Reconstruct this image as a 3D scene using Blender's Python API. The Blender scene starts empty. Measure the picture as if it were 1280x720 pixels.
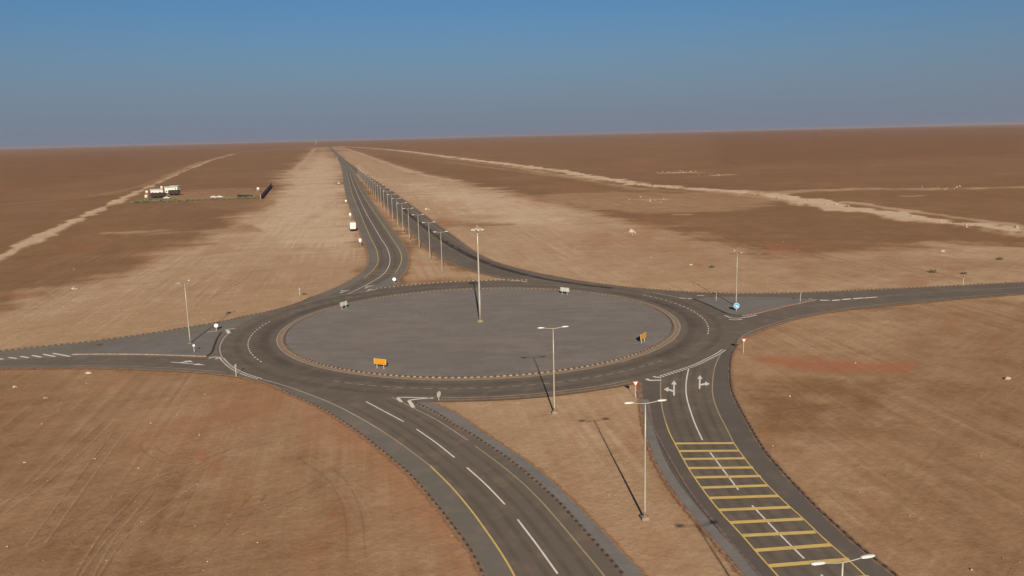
import bpy, bmesh, math, random
import numpy as np
from mathutils import Vector, Matrix
from mathutils.geometry import tessellate_polygon
rnd = random.Random(7)
PI = math.pi
sc = bpy.context.scene
COL = sc.collection

# ------------------------------------------------------------------ camera, sky, sun, exposure
FPX, HZ, CAMH = 1035.0, 169.8, 39.0                     # focal length (px of a 1280 frame), horizon row, drone height
ROLL = math.atan((187-155.5)/1280)
PITCH = math.atan((360-HZ)*math.cos(ROLL)/FPX)
cam_d = bpy.data.cameras.new('camera'); cam = bpy.data.objects.new('camera', cam_d); COL.objects.link(cam)
cam_d.sensor_width = 36; cam_d.lens = 36*FPX/1280; cam_d.clip_start = .5; cam_d.clip_end = 90000
fwd = Vector((0, math.cos(PITCH), -math.sin(PITCH))); r0 = Vector((1, 0, 0)); u0 = Vector((0, math.sin(PITCH), math.cos(PITCH)))
rt = r0*math.cos(ROLL) - u0*math.sin(ROLL); up = r0*math.sin(ROLL) + u0*math.cos(ROLL)
cam.matrix_world = Matrix.Translation((0, 0, CAMH)) @ Matrix((rt, up, -fwd)).transposed().to_4x4()
sc.camera = cam

SUN_EL, SUN_ROT = math.radians(22.5), math.radians(176)  # low sun behind the camera, a touch to the right
w = bpy.data.worlds.new('World'); sc.world = w; w.use_nodes = True
nt = w.node_tree; nt.nodes.clear()
N = nt.nodes.new; L = nt.links.new
sky = N('ShaderNodeTexSky'); sky.sky_type = 'NISHITA'; sky.sun_disc = False
sky.sun_elevation = SUN_EL; sky.sun_rotation = SUN_ROT; sky.altitude = 300; sky.air_density = 1.0; sky.dust_density = 1.2; sky.ozone_density = 2.5
tc = N('ShaderNodeTexCoord'); sx = N('ShaderNodeSeparateXYZ'); L(tc.outputs['Generated'], sx.inputs[0])
mr = N('ShaderNodeMapRange'); mr.interpolation_type = 'SMOOTHSTEP'
mr.inputs['From Min'].default_value = -.02; mr.inputs['From Max'].default_value = .19
mr.inputs['To Min'].default_value = .94; mr.inputs['To Max'].default_value = 0
L(sx.outputs['Z'], mr.inputs['Value'])
mx = N('ShaderNodeMix'); mx.data_type = 'RGBA'; mx.inputs['B'].default_value = (1.32, 1.50, 1.98, 1)   # dusty band of air low over the desert
tint = N('ShaderNodeMix'); tint.data_type = 'RGBA'; tint.blend_type = 'MULTIPLY'; tint.inputs['Factor'].default_value = 1
tint.inputs['B'].default_value = (.185, .315, .43, 1); L(sky.outputs[0], tint.inputs['A'])
L(mr.outputs[0], mx.inputs['Factor']); L(tint.outputs['Result'], mx.inputs['A'])
bg = N('ShaderNodeBackground'); bg.inputs['Strength'].default_value = .085
wo = N('ShaderNodeOutputWorld'); L(mx.outputs['Result'], bg.inputs['Color']); L(bg.outputs[0], wo.inputs[0])

sl = bpy.data.lights.new('sun', 'SUN'); sl.energy = 4.9; sl.angle = math.radians(.6); sl.color = (1, .88, .70)
so = bpy.data.objects.new('sun', sl); COL.objects.link(so)
sdir = Vector((.07*math.cos(SUN_EL), -math.cos(SUN_EL), math.sin(SUN_EL)))
so.rotation_euler = sdir.to_track_quat('Z', 'Y').to_euler(); so.location = (20, -60, 90)

sc.render.engine = 'CYCLES'
sc.view_settings.view_transform = 'Standard'; sc.view_settings.look = 'None'
sc.view_settings.exposure = .80; sc.view_settings.gamma = 1

# ------------------------------------------------------------------ helpers
def G(x, y, z=0.0):
    """where the line of sight of a surveyed picture point meets the level z"""
    x -= 640; y -= 360; c, s = math.cos(ROLL), math.sin(ROLL)
    xr = x*c-y*s; yr = x*s+y*c; cp, sp = math.cos(PITCH), math.sin(PITCH)
    k = (CAMH-z)/(FPX*sp+yr*cp)
    return (xr*k, (FPX*cp-yr*sp)*k)
def GG(pts): return [G(*p) for p in pts]
CX, CY = -6.96, 171.6                                    # centre of the roundabout

def obj(name, bm, mats, parent=None, smooth=False):
    me = bpy.data.meshes.new(name)
    if isinstance(bm, bmesh.types.BMesh): bm.to_mesh(me); bm.free()
    else: me.from_pydata(*bm)
    if not isinstance(mats, (list, tuple)): mats = [mats]
    for m in mats: me.materials.append(m)
    if smooth: me.polygons.foreach_set('use_smooth', [True]*len(me.polygons))
    o = bpy.data.objects.new(name, me); COL.objects.link(o)
    if parent: o.parent = parent
    return o
def struct(o, kind='structure'): o['kind'] = kind; return o
def tag(o, label, cat, group=None):
    o['label'] = label; o['category'] = cat
    if group: o['group'] = group
    return o
def thing(name, label, cat, loc, rz=0, group=None):
    o = bpy.data.objects.new(name, None); COL.objects.link(o); o.empty_display_size = .5
    o.location = (loc[0], loc[1], loc[2] if len(loc) > 2 else 0); o.rotation_euler = (0, 0, rz)
    return tag(o, label, cat, group)
def dup(root, loc, rz, label):
    r = root.copy(); COL.objects.link(r); r.location = (loc[0], loc[1], loc[2] if len(loc) > 2 else 0); r.rotation_euler = (0, 0, rz); r['label'] = label
    for ch in [c for c in bpy.data.objects if c.parent == root]:
        c = ch.copy(); COL.objects.link(c); c.parent = r
        for g in [k for k in bpy.data.objects if k.parent == ch]:
            d = g.copy(); COL.objects.link(d); d.parent = c
    return r

def box(bm, cx, cy, cz, sx_, sy_, sz_, mi=0, bev=0, M=None):
    r = bmesh.ops.create_cube(bm, size=1, matrix=Matrix.Translation((cx, cy, cz)) @ Matrix.Diagonal((sx_, sy_, sz_, 1)))
    vs = r['verts']; fs = list({f for v in vs for f in v.link_faces})
    if bev:
        es = list({e for v in vs for e in v.link_edges})
        rr = bmesh.ops.bevel(bm, geom=es, offset=bev, segments=2, affect='EDGES', profile=.5)
        vs = rr['verts']; fs = rr['faces']
    for f in fs: f.material_index = mi
    if M is not None: bmesh.ops.transform(bm, matrix=M, verts=list(vs))
    return vs
def tube(bm, pts, rad, seg=10, cap=True, mi=0):
    pts = [Vector(p) for p in pts]; n = len(pts)
    if not isinstance(rad, (list, tuple)): rad = [rad]*n
    rings = []
    ref = None
    for i, p in enumerate(pts):
        d = (pts[min(i+1, n-1)]-pts[max(i-1, 0)]).normalized()
        if ref is None or abs(d.dot(ref)) > .95: ref = Vector((1, 0, 0)) if abs(d.x) < .8 else Vector((0, 1, 0))
        a = d.cross(ref).normalized(); b = d.cross(a).normalized()
        rings.append([bm.verts.new(p+(a*math.cos(t)+b*math.sin(t))*rad[i]) for t in [2*PI*k/seg for k in range(seg)]])
    for i in range(n-1):
        for k in range(seg):
            f = bm.faces.new((rings[i][k], rings[i][(k+1) % seg], rings[i+1][(k+1) % seg], rings[i+1][k])); f.material_index = mi
    if cap:
        bm.faces.new(rings[0]).material_index = mi; bm.faces.new(rings[-1][::-1]).material_index = mi
    bmesh.ops.recalc_face_normals(bm, faces=bm.faces[:])

def smooth_line(pts, step=1.0, relax=1):
    """centripetal Catmull-Rom through ground points, resampled at an even step"""
    P = [np.array(p, float) for p in pts]
    for _ in range(relax):
        P = [P[0]]+[.25*P[i-1]+.5*P[i]+.25*P[i+1] for i in range(1, len(P)-1)]+[P[-1]]
    Q = [2*P[0]-P[1]]+P+[2*P[-1]-P[-2]]
    out = []
    for i in range(1, len(Q)-2):
        p0, p1, p2, p3 = Q[i-1:i+3]
        t0 = 0; t1 = t0+max(1e-6, np.linalg.norm(p1-p0))**.5; t2 = t1+max(1e-6, np.linalg.norm(p2-p1))**.5; t3 = t2+max(1e-6, np.linalg.norm(p3-p2))**.5
        m = max(2, min(60, int(np.linalg.norm(p2-p1)/(step*.5))))
        for k in range(m):
            t = t1+(t2-t1)*k/m
            A1 = (t1-t)/(t1-t0)*p0+(t-t0)/(t1-t0)*p1; A2 = (t2-t)/(t2-t1)*p1+(t-t1)/(t2-t1)*p2; A3 = (t3-t)/(t3-t2)*p2+(t-t2)/(t3-t2)*p3
            B1 = (t2-t)/(t2-t0)*A1+(t-t0)/(t2-t0)*A2; B2 = (t3-t)/(t3-t1)*A2+(t-t1)/(t3-t1)*A3
            out.append((t2-t)/(t2-t1)*B1+(t-t1)/(t2-t1)*B2)
    out.append(P[-1])
    return resample(out, step)
def resample(pts, step):
    A = np.array(pts, float); d = np.r_[0, np.cumsum(np.linalg.norm(np.diff(A, axis=0), axis=1))]
    n = max(2, int(round(d[-1]/step))+1)
    n = min(n, 1500)
    t = np.linspace(0, d[-1], n)
    return np.c_[np.interp(t, d, A[:, 0]), np.interp(t, d, A[:, 1])]
def normals(A):
    T = np.gradient(A, axis=0); T /= np.linalg.norm(T, axis=1)[:, None]+1e-9
    return np.c_[-T[:, 1], T[:, 0]]
def offset(A, d): return A+normals(A)*d
def ribbon_bm(bm, A, wd, z, off=0, wjit=0):
    """flat strip of width wd along A; UV u across, v metres along"""
    uvl = bm.loops.layers.uv.verify()
    Nn = normals(A); C = A+Nn*off
    ww = np.full(len(A), wd/2.0)
    a = [bm.verts.new((*(C[i]+Nn[i]*ww[i]), z)) for i in range(len(A))]
    b = [bm.verts.new((*(C[i]-Nn[i]*ww[i]), z)) for i in range(len(A))]
    s = np.r_[0, np.cumsum(np.linalg.norm(np.diff(A, axis=0), axis=1))]
    for i in range(len(A)-1):
        f = bm.faces.new((b[i], b[i+1], a[i+1], a[i]))
        for lp, uv in zip(f.loops, ((0, s[i]), (0, s[i+1]), (1, s[i+1]), (1, s[i]))): lp[uvl].uv = uv
def cut(A, s0, s1):
    d = np.r_[0, np.cumsum(np.linalg.norm(np.diff(A, axis=0), axis=1))]
    s1 = min(s1, d[-1]); n = max(2, int((s1-s0)/.8)+2); t = np.linspace(s0, s1, n)
    return np.c_[np.interp(t, d, A[:, 0]), np.interp(t, d, A[:, 1])]
def length(A): return float(np.linalg.norm(np.diff(A, axis=0), axis=1).sum())
def fill_bm(bm, poly, z, mi=0):
    vs = [Vector((p[0], p[1], z)) for p in poly]
    tris = tessellate_polygon([vs]); bv = [bm.verts.new(v) for v in vs]
    for t in tris:
        try:
            f = bm.faces.new([bv[i] for i in t]); f.normal_update()
            if f.normal.z < 0: f.normal_flip()
            f.material_index = mi
        except ValueError: pass
def slab_bm(bm, poly, z0, z1, mi=0):
    fill_bm(bm, poly, z1, mi)
    n = len(poly); lo = [bm.verts.new((p[0], p[1], z0)) for p in poly]; hi = [bm.verts.new((p[0], p[1], z1)) for p in poly]
    for i in range(n): bm.faces.new((lo[i], lo[(i+1) % n], hi[(i+1) % n], hi[i])).material_index = mi
def arc(r, a0, a1, step=1.0):
    n = max(3, int(abs(a1-a0)*r/step)); t = np.linspace(a0, a1, n)
    return np.c_[CX+r*np.cos(t), CY+r*np.sin(t)]
def ang(px): g = G(*px); return math.atan2(g[1]-CY, g[0]-CX)

# ------------------------------------------------------------------ materials
def new_mat(name):
    m = bpy.data.materials.new(name); m.use_nodes = True; t = m.node_tree
    b = t.nodes['Principled BSDF']; return m, t, b
def node(t, typ, **kw):
    n = t.nodes.new(typ)
    for k, v in kw.items():
        if k in n.inputs: n.inputs[k].default_value = v
        else: setattr(n, k, v)
    return n
def noise(t, vec, scale, detail=4, rough=.55, dist=0):
    n = node(t, 'ShaderNodeTexNoise', Scale=scale, Detail=detail, Roughness=rough, Distortion=dist)
    t.links.new(vec, n.inputs['Vector']); return n.outputs['Fac']
def mrange(t, v, a, b, c=0, d=1, smooth=True):
    n = node(t, 'ShaderNodeMapRange'); n.interpolation_type = 'SMOOTHSTEP' if smooth else 'LINEAR'
    for k, x in zip(('From Min', 'From Max', 'To Min', 'To Max'), (a, b, c, d)): n.inputs[k].default_value = x
    t.links.new(v, n.inputs['Value']); return n.outputs[0]
def mixc(t, f, a, b, mode='MIX'):
    n = node(t, 'ShaderNodeMix', data_type='RGBA', blend_type=mode)
    for k, x in (('Factor', f), ('A', a), ('B', b)):
        if isinstance(x, (int, float)): n.inputs[k].default_value = x
        elif isinstance(x, tuple): n.inputs[k].default_value = (*x, 1) if len(x) == 3 else x
        else: t.links.new(x, n.inputs[k])
    return n.outputs['Result']
def math_(t, op, a, b=None, c=None, clamp=False):
    n = node(t, 'ShaderNodeMath', operation=op); n.use_clamp = clamp
    for i, x in enumerate((a, b, c)):
        if x is None: continue
        if isinstance(x, (int, float)): n.inputs[i].default_value = x
        else: t.links.new(x, n.inputs[i])
    return n.outputs[0]
def bump(t, b, h, strength=.3, dist=.02):
    n = node(t, 'ShaderNodeBump', Strength=strength, Distance=dist); t.links.new(h, n.inputs['Height']); t.links.new(n.outputs[0], b.inputs['Normal'])
def plain(name, col, rough=.6, metal=0, var=.12, scale=3.0):
    m, t, b = new_mat(name); g = node(t, 'ShaderNodeTexCoord').outputs['Object']
    f = noise(t, g, scale, 3)
    t.links.new(mixc(t, mrange(t, f, .3, .7), tuple(c*(1-var) for c in col), tuple(min(1, c*(1+var)) for c in col)), b.inputs['Base Color'])
    b.inputs['Roughness'].default_value = rough; b.inputs['Metallic'].default_value = metal
    return m

SAND = (.345, .218, .135); DUST = (.40, .285, .195)
def asphalt(name, col, dust=.25, patch=.25):
    m, t, b = new_mat(name); g = node(t, 'ShaderNodeNewGeometry').outputs['Position']
    big = noise(t, g, .035, 5, .6); mid = noise(t, g, .35, 4); fine = noise(t, g, 9, 3, .7)
    c = mixc(t, mrange(t, big, .35, .65), tuple(x*(1-patch) for x in col), tuple(x*(1+patch*.8) for x in col))
    c = mixc(t, math_(t, 'MULTIPLY', mrange(t, mid, .48, .72), dust), c, tuple(x*.55 for x in DUST))
    c = mixc(t, mrange(t, fine, .3, .75, 0, .35), c, tuple(x*1.6 for x in col))
    t.links.new(c, b.inputs['Base Color']); b.inputs['Roughness'].default_value = .9
    b.inputs['Specular IOR Level'].default_value = .25
    bump(t, b, fine, .25, .006)
    return m
M_LANE = asphalt('lane_asphalt', (.106, .082, .063), .32, .10)
M_SHLD = asphalt('shoulder_asphalt', (.122, .105, .087), .35, .12)
M_RAMP = asphalt('right_shoulder_asphalt', (.090, .073, .060), .2, .10)

def paver_mat(name, c1, c2):
    m, t, b = new_mat(name); g = node(t, 'ShaderNodeNewGeometry').outputs['Position']
    mp = node(t, 'ShaderNodeMapping'); mp.inputs['Rotation'].default_value = (0, 0, .35); t.links.new(g, mp.inputs['Vector'])
    br = node(t, 'ShaderNodeTexBrick', Scale=1.0); br.inputs['Brick Width'].default_value = .4; br.inputs['Row Height'].default_value = .2
    br.inputs['Mortar Size'].default_value = .012; br.inputs['Color1'].default_value = (.9, .9, .9, 1); br.inputs['Color2'].default_value = (1.1, 1.1, 1.1, 1); br.inputs['Mortar'].default_value = (.7, .66, .6, 1)
    t.links.new(mp.outputs[0], br.inputs['Vector'])
    # pallets of blocks laid in slightly different greys
    mp2 = node(t, 'ShaderNodeMapping'); mp2.inputs['Scale'].default_value = (.22, .5, 1); mp2.inputs['Rotation'].default_value = (0, 0, .12); t.links.new(g, mp2.inputs['Vector'])
    vo = node(t, 'ShaderNodeTexVoronoi', Scale=1.0, Randomness=.9); t.links.new(mp2.outputs[0], vo.inputs['Vector'])
    sep = node(t, 'ShaderNodeSeparateColor'); t.links.new(vo.outputs['Color'], sep.inputs[0])
    big = noise(t, g, .06, 4, .6); st = noise(t, mp2.outputs[0], 1.3, 5, .65)
    c = mixc(t, mrange(t, sep.outputs[0], 0, 1, .25, .75, False), c1, c2)
    b2 = node(t, 'ShaderNodeTexBrick', Scale=1.0); b2.inputs['Brick Width'].default_value = 5.2; b2.inputs['Row Height'].default_value = 1.9; b2.offset_frequency = 2; b2.inputs['Bias'].default_value = -.1
    b2.inputs['Mortar Size'].default_value = .05; b2.inputs['Color1'].default_value = (.86, .86, .87, 1); b2.inputs['Color2'].default_value = (1.06, 1.05, 1.04, 1); b2.inputs['Mortar'].default_value = (.9, .88, .86, 1)
    t.links.new(g, b2.inputs['Vector']); c = mixc(t, .75, c, b2.outputs['Color'], 'MULTIPLY')
    c = mixc(t, mrange(t, st, .50, .70, 0, .45), c, tuple(x*.80 for x in c1))
    c = mixc(t, mrange(t, big, .42, .7, 0, .25), c, (.22, .17, .125))
    c = mixc(t, .8, c, br.outputs['Color'], 'MULTIPLY')
    t.links.new(c, b.inputs['Base Color']); b.inputs['Roughness'].default_value = .92
    bump(t, b, br.outputs['Fac'], -.15, .01)
    return m
M_PAVE = paver_mat('grey_block_paving', (.140, .116, .100), (.172, .146, .128))
M_PAVE2 = paver_mat('splitter_block_paving', (.125, .108, .098), (.15, .132, .122))
M_VERGE = paver_mat('verge_block_paving', (.135, .122, .112), (.165, .15, .14))

def paint(name, col, wear=.45):
    m, t, b = new_mat(name); g = node(t, 'ShaderNodeNewGeometry').outputs['Position']
    f = noise(t, g, .8, 5, .7); f2 = noise(t, g, 12, 3, .7)
    s = math_(t, 'ADD', math_(t, 'MULTIPLY', f, .6), math_(t, 'MULTIPLY', f2, .4))
    c = mixc(t, mrange(t, s, .42, .66, 0, wear), col, (.15, .115, .088))
    t.links.new(c, b.inputs['Base Color']); b.inputs['Roughness'].default_value = .8
    return m
M_WHITE = paint('white_road_paint', (.62, .56, .50), .35)
M_FADED = paint('faded_white_paint', (.36, .29, .225), .6)
M_YEL = paint('yellow_road_paint', (.54, .37, .11), .3)
M_PALEY = paint('dusty_yellow_paint', (.30, .235, .135), .55)
M_KB = plain('kerb_black_paint', (.045, .03, .024), .8, var=.35, scale=1.5)
M_KL = plain('kerb_cream_paint', (.21, .15, .096), .85, var=.25, scale=1.5)
M_KO = plain('kerb_dusty_tan', (.15, .095, .058), .9, var=.25, scale=1.5)
M_KR = plain('kerb_dull_red_paint', (.14, .075, .055), .85, var=.3, scale=1.5)
M_KP = plain('kerb_faded_pink', (.19, .12, .09), .85, var=.2, scale=1.5)
M_CONC = plain('dusty_concrete', (.24, .175, .125), .9, var=.15, scale=1.2)

def alpha_mat(name, col, amt, kind):
    """thin deposits and wear lying on a surface: soft ragged strip, u across"""
    m, t, b = new_mat(name); uv = node(t, 'ShaderNodeUVMap').outputs[0]; g = node(t, 'ShaderNodeNewGeometry').outputs['Position']
    s = node(t, 'ShaderNodeSeparateXYZ'); t.links.new(uv, s.inputs[0]); u = s.outputs[0]
    bell = math_(t, 'MULTIPLY', math_(t, 'MULTIPLY', u, math_(t, 'SUBTRACT', 1, u)), 4)
    if kind == 'wear':
        a = math_(t, 'MULTIPLY', mrange(t, bell, 0, .9), mrange(t, noise(t, g, .12, 5, .6), .25, .7, .35, 1))
    else:
        a = mrange(t, math_(t, 'ADD', math_(t, 'MULTIPLY', bell, .8), math_(t, 'MULTIPLY', math_(t, 'SUBTRACT', noise(t, g, .9, 6, .7), .5), 2.2)), .25, .95)
    a = math_(t, 'MULTIPLY', a, amt, clamp=True)
    t.links.new(a, b.inputs['Alpha']); b.inputs['Base Color'].default_value = (*col, 1); b.inputs['Roughness'].default_value = .95
    b.inputs['Specular IOR Level'].default_value = .1
    return m
M_WEAR = alpha_mat('tyre_polish', (.055, .043, .035), .13, 'wear')
M_OIL = alpha_mat('dark_tyre_band', (.022, .017, .015), .55, 'wear')
M_DRIFT = alpha_mat('blown_sand', (.31, .195, .12), .8, 'drift')
M_RED = alpha_mat('red_soil_edge', (.27, .13, .08), .7, 'drift')
M_RUT = alpha_mat('tyre_rut', (.20, .13, .085), .17, 'drift')
M_RUTL = alpha_mat('pale_tyre_rut', (.47, .34, .23), .20, 'drift')

# ------------------------------------------------------------------ the road plan (surveyed edges)
A_left = [(272, 468), (295, 471), (315, 475), (335, 480), (352, 488), (400, 510), (440, 535), (480, 566), (512.5, 594), (540, 625), (567.5, 660), (590, 692), (603, 719), (622, 765), (646, 860)]
A_right = [(542, 504), (570, 517.5), (595, 535), (630, 559), (662.5, 581), (692.5, 606), (722.5, 635), (750, 662.5), (775, 690), (799, 715), (842, 768), (905, 860)]
A_kerb = [(519, 503.5), (545, 516), (570, 532.5), (587.5, 542), (612.5, 558), (640, 577), (672.5, 604), (700, 629.5), (727.5, 660), (750, 685), (777.5, 717.5), (815, 770), (870, 860)]
A_yel = [(325, 474), (347.5, 480), (377.5, 490), (412.5, 503.7), (445, 520), (475, 537.5), (505, 558), (537.5, 582.5), (565, 610), (590, 640), (610, 667.5), (630, 697.5), (642.5, 719.5), (664, 765), (692, 860)]
A_line_r = [(490, 497), (517.5, 511), (545, 525), (585, 551)]
A_line_r2 = [(594, 558), (630, 585), (655, 606), (680, 631), (705, 660), (730, 690), (754, 719), (788, 765), (840, 860)]
B_left = [(800, 470), (801, 500), (806, 532.5), (815, 565), (832.5, 600), (855, 631), (877.5, 658), (900, 683), (930, 719), (968, 768), (1030, 860)]
B_kerb = [(809, 505), (812, 522), (817.5, 537), (827.5, 556), (845, 587.5), (867.5, 622.5), (890, 650), (910, 675), (932.5, 700), (947.5, 717.5), (988, 768), (1055, 860)]
B_yl = [(826, 471), (825.6, 491), (828, 512.5), (832.5, 530), (837.5, 543), (845, 557.5), (860, 585), (877.5, 611), (900, 640), (927.5, 670), (950, 696), (971, 719.5), (1012, 768), (1085, 860)]
B_mid = [(861, 460), (858, 476), (857.5, 490), (859, 500), (862.5, 512.5), (869, 531), (878, 550.6)]
B_yr = [(901, 442.5), (894, 457.5), (891, 475), (891, 495), (897.5, 515), (907.5, 535), (917.5, 555), (930, 572.5), (950, 597), (977.5, 625), (1005, 650), (1030, 674), (1055, 696), (1080, 719), (1130, 768), (1220, 860)]
B_right = [(954, 412.5), (932.5, 421), (922, 431), (916, 441), (913, 455), (913, 470), (916, 490), (925, 510), (937.5, 532.5), (950, 554), (961, 570), (990, 602.5), (1022.5, 636), (1055, 666), (1085, 692.5), (1120, 719.5), (1176, 768), (1280, 860)]
W_up = [(-400, 462), (-150, 450), (0, 439), (60, 432.5), (95, 429), (130, 425), (175, 419), (210, 413.5), (240, 408.5), (265, 404.5), (285, 400.6), (304, 396), (330, 391), (350, 386), (372.5, 379), (391, 371)]
W_low = [(-400, 474), (-150, 465), (0, 461), (62, 460.6), (137, 460.8), (180, 462.3), (220, 464), (245, 465.5), (272, 468)]
E_low = [(1450, 358.5), (1280, 367.5), (1245, 370.6), (1200, 374), (1167.5, 377), (1120, 381.5), (1072.5, 386), (1040, 390), (1007.5, 396), (985, 402), (954, 411.5)]
N_outer = [(409, 179.3), (410.5, 182), (421, 191.5), (432.5, 200.5), (442.5, 209), (457.5, 219), (472.5, 227), (487.5, 236.5), (502.5, 248), (520, 260.5), (540, 275.5), (560, 289), (575, 301), (590, 312.5), (605, 321.5), (622.5, 329), (646, 335.5), (671, 340.5), (687.5, 344.5), (715, 350), (735, 353), (752.5, 355.4), (771, 357.7), (800, 360.7), (825, 362.8), (855, 364.8), (885, 366), (920, 367), (960, 366.8), (1010, 365.8), (1040, 364.6), (1072.5, 363), (1120, 360.8), (1157.5, 359), (1200, 357), (1232.5, 355.2), (1280, 352.8), (1450, 345.5)]
N_inner = [(444, 214.5), (455, 227), (467.5, 240), (479, 254), (491, 267), (507.5, 284), (524, 300), (534, 312), (547, 321), (561, 328.5), (580, 336), (600, 342), (624, 347.5), (657, 352.2)]
L_left = [(391, 371), (402.5, 367), (424, 357.5), (440, 350), (449, 343), (457, 336), (461, 329), (461, 320), (457, 310), (451.5, 295), (446, 281), (440, 266), (433, 248), (430, 232), (428.5, 216), (427, 206), (420, 194), (411.5, 184), (407.5, 181.5), (407, 179.3)]
L_right = [(442.5, 214.5), (450, 229), (460, 246), (477.5, 270), (488, 284), (500, 299), (509, 311), (512.5, 322.5), (511, 334), (505, 343), (497.5, 350), (493, 358)]

def S(px, step=1.0, relax=0):
    g = GG(px)
    if px[-1][1] == 860:                                 # the near roads carry on under and behind the camera
        a, b_ = np.array(g[-2]), np.array(g[-1]); d = (b_-a)/np.linalg.norm(b_-a); g += [tuple(b_+d*30), tuple(b_+d*90)]
    return smooth_line(g, step, relax)
def lst(a): return [tuple(p) for p in a]
sA_left, sA_right, sB_left, sB_right = S(A_left), S(A_right), S(B_left), S(B_right)
sW_up, sW_low, sE_low = S(W_up, 1.5), S(W_low, 1.5), S(E_low, 1.5)
sN_outer, sN_inner, sL_left, sL_right = S(N_outer, 3, 1), S(N_inner, 3, 1), S(L_left, 3, 1), S(L_right, 3, 1)
def inner_pts(pxs): return GG(pxs)

# --- road surfaces
def sheet(name, poly, z, mat):
    bm = bmesh.new(); fill_bm(bm, poly, z); return struct(obj(name, bm, mat))
def ring_sheet(name, ri, ro, z, mat):
    bm = bmesh.new(); a = arc(ri, 0, 2*PI, .8); b = arc(ro, 0, 2*PI, .8*ro/ri); n = min(len(a), len(b))
    a = [bm.verts.new((CX+ri*math.cos(2*PI*i/n), CY+ri*math.sin(2*PI*i/n), z)) for i in range(n)]
    b = [bm.verts.new((CX+ro*math.cos(2*PI*i/n), CY+ro*math.sin(2*PI*i/n), z)) for i in range(n)]
    for i in range(n): bm.faces.new((a[i], b[i], b[(i+1) % n], a[(i+1) % n]))
    return struct(obj(name, bm, mat))
ring_sheet('roundabout_road', 40.5, 52.7, .052, M_LANE)
a_close = lst(arc(47, ang((545, 500)), ang((345, 470)), 2))
sheet('road', lst(sA_left)+lst(sA_right[::-1])+GG([(500, 490), (440, 484), (380, 470), (320, 450)]), .024, M_SHLD)
sheet('road', lst(sB_left)+lst(sB_right[::-1])+GG([(930, 400), (880, 400), (850, 440), (800, 455)]), .028, M_RAMP)
sheet('road', lst(sW_up)+GG([(400, 372), (360, 395), (330, 420), (310, 440), (320, 460)])+lst(sW_low[::-1]), .032, M_SHLD)
sheet('road', lst(sL_left)+GG([(413, 183), (424, 194), (434, 205)])+lst(sL_right)+GG([(470, 366), (420, 378), (390, 385)]), .036, M_SHLD)
i1010 = int(np.argmin(np.hypot(*(sN_outer-np.array(G(1010, 365.8))).T)))
sheet('road', lst(sN_outer)+lst(sE_low)+GG([(925, 425), (880, 410), (850, 395), (800, 372), (720, 360), (665, 356)])+lst(sN_inner[::-1]), .040, M_LANE)

# running lanes of the near roads, between their edge lines
def lane_sheet(name, e1, e2, z, mat): return sheet(name, lst(e1)+lst(e2[::-1]), z, mat)
sAy = S(A_yel); sAr = S(A_line_r[:-1]+A_line_r2); sByl, sByr = S(B_yl), S(B_yr)
lane_sheet('road', sAy, sAr, .032, M_LANE)
lane_sheet('road', S(A_line_r[:-1]+A_line_r2), S([(505, 500), (530, 512)]+A_kerb[2:]), .036, M_LANE)
lane_sheet('road', sByl, sByr, .036, M_LANE)
# far left road lanes
L_yl = [(405, 373), (430, 362), (455, 348), (467, 337), (472, 329), (472.5, 321), (470, 311), (464, 299), (457, 283), (450, 266), (441, 245), (436, 225), (433, 212)]
L_yr = [(494, 341), (499, 334), (502, 324), (500, 314), (490, 298.5), (479, 282), (468, 266), (456, 248), (446, 230), (439, 214)]
L_mid = [(435, 367.5), (444, 363.5), (455, 358), (467.5, 351), (478, 344), (485, 335), (487.5, 324), (484, 311), (476, 298), (467.5, 283.5), (459, 269), (449, 248), (441.5, 230), (436.5, 214)]
lane_sheet('road', S([(420, 373), (470, 357), (482, 350)]+L_yr, 3, 1), S(L_yl, 3, 1), .044, M_LANE)
sheet('road', lst(S([(0, 459), (62, 458.6), (137, 458.6), (180, 460), (245, 463), (290, 468)], 2))+lst(S([(277, 448), (230, 447), (150, 445.5), (88, 446.5), (0, 451)], 2)), .036, M_LANE)

# central island
bm = bmesh.new(); slab_bm(bm, lst(arc(40.0, 0, 2*PI-.02, 1)), 0, .165); struct(obj('central_island_paving', bm, M_PAVE))

def kerb(name, A, mats, wd=.32, h=.15, z0=0.0, period=1.07, closed=False):
    """precast kerb stones laid end to end, painted in turn; each stone has chamfered arrises"""
    L_ = length(A); n = int(L_/(period/2)); n -= n % 2
    A = cut_even(A, n+1); Nn = normals(A); bm = bmesh.new()
    prof = [(-wd/2, 0), (-wd/2, h-.03), (-wd/2+.03, h), (wd/2-.03, h), (wd/2, h-.03), (wd/2, 0)]
    for i in range(n):
        g = .03
        P0 = A[i]*(1-g)+A[i+1]*g; P1 = A[i]*g+A[i+1]*(1-g)
        jz = rnd.uniform(-.008, .008); ja = rnd.uniform(-.012, .012)
        r0 = [bm.verts.new((P0[0]+Nn[i][0]*(q+ja), P0[1]+Nn[i][1]*(q+ja), z0+zz+(jz if zz else 0))) for q, zz in prof]
        r1 = [bm.verts.new((P1[0]+Nn[i+1][0]*(q+ja), P1[1]+Nn[i+1][1]*(q+ja), z0+zz+(jz if zz else 0))) for q, zz in prof]
        mi = i % 2
        for k in range(5): bm.faces.new((r0[k], r1[k], r1[k+1], r0[k+1])).material_index = mi
        bm.faces.new(r0).material_index = mi; bm.faces.new(r1[::-1]).material_index = mi
    bmesh.ops.recalc_face_normals(bm, faces=bm.faces[:])
    return struct(obj(name, bm, mats))
def cut_even(A, n):
    d = np.r_[0, np.cumsum(np.linalg.norm(np.diff(A, axis=0), axis=1))]; t = np.linspace(0, d[-1], n)
    return np.c_[np.interp(t, d, A[:, 0]), np.interp(t, d, A[:, 1])]
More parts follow.
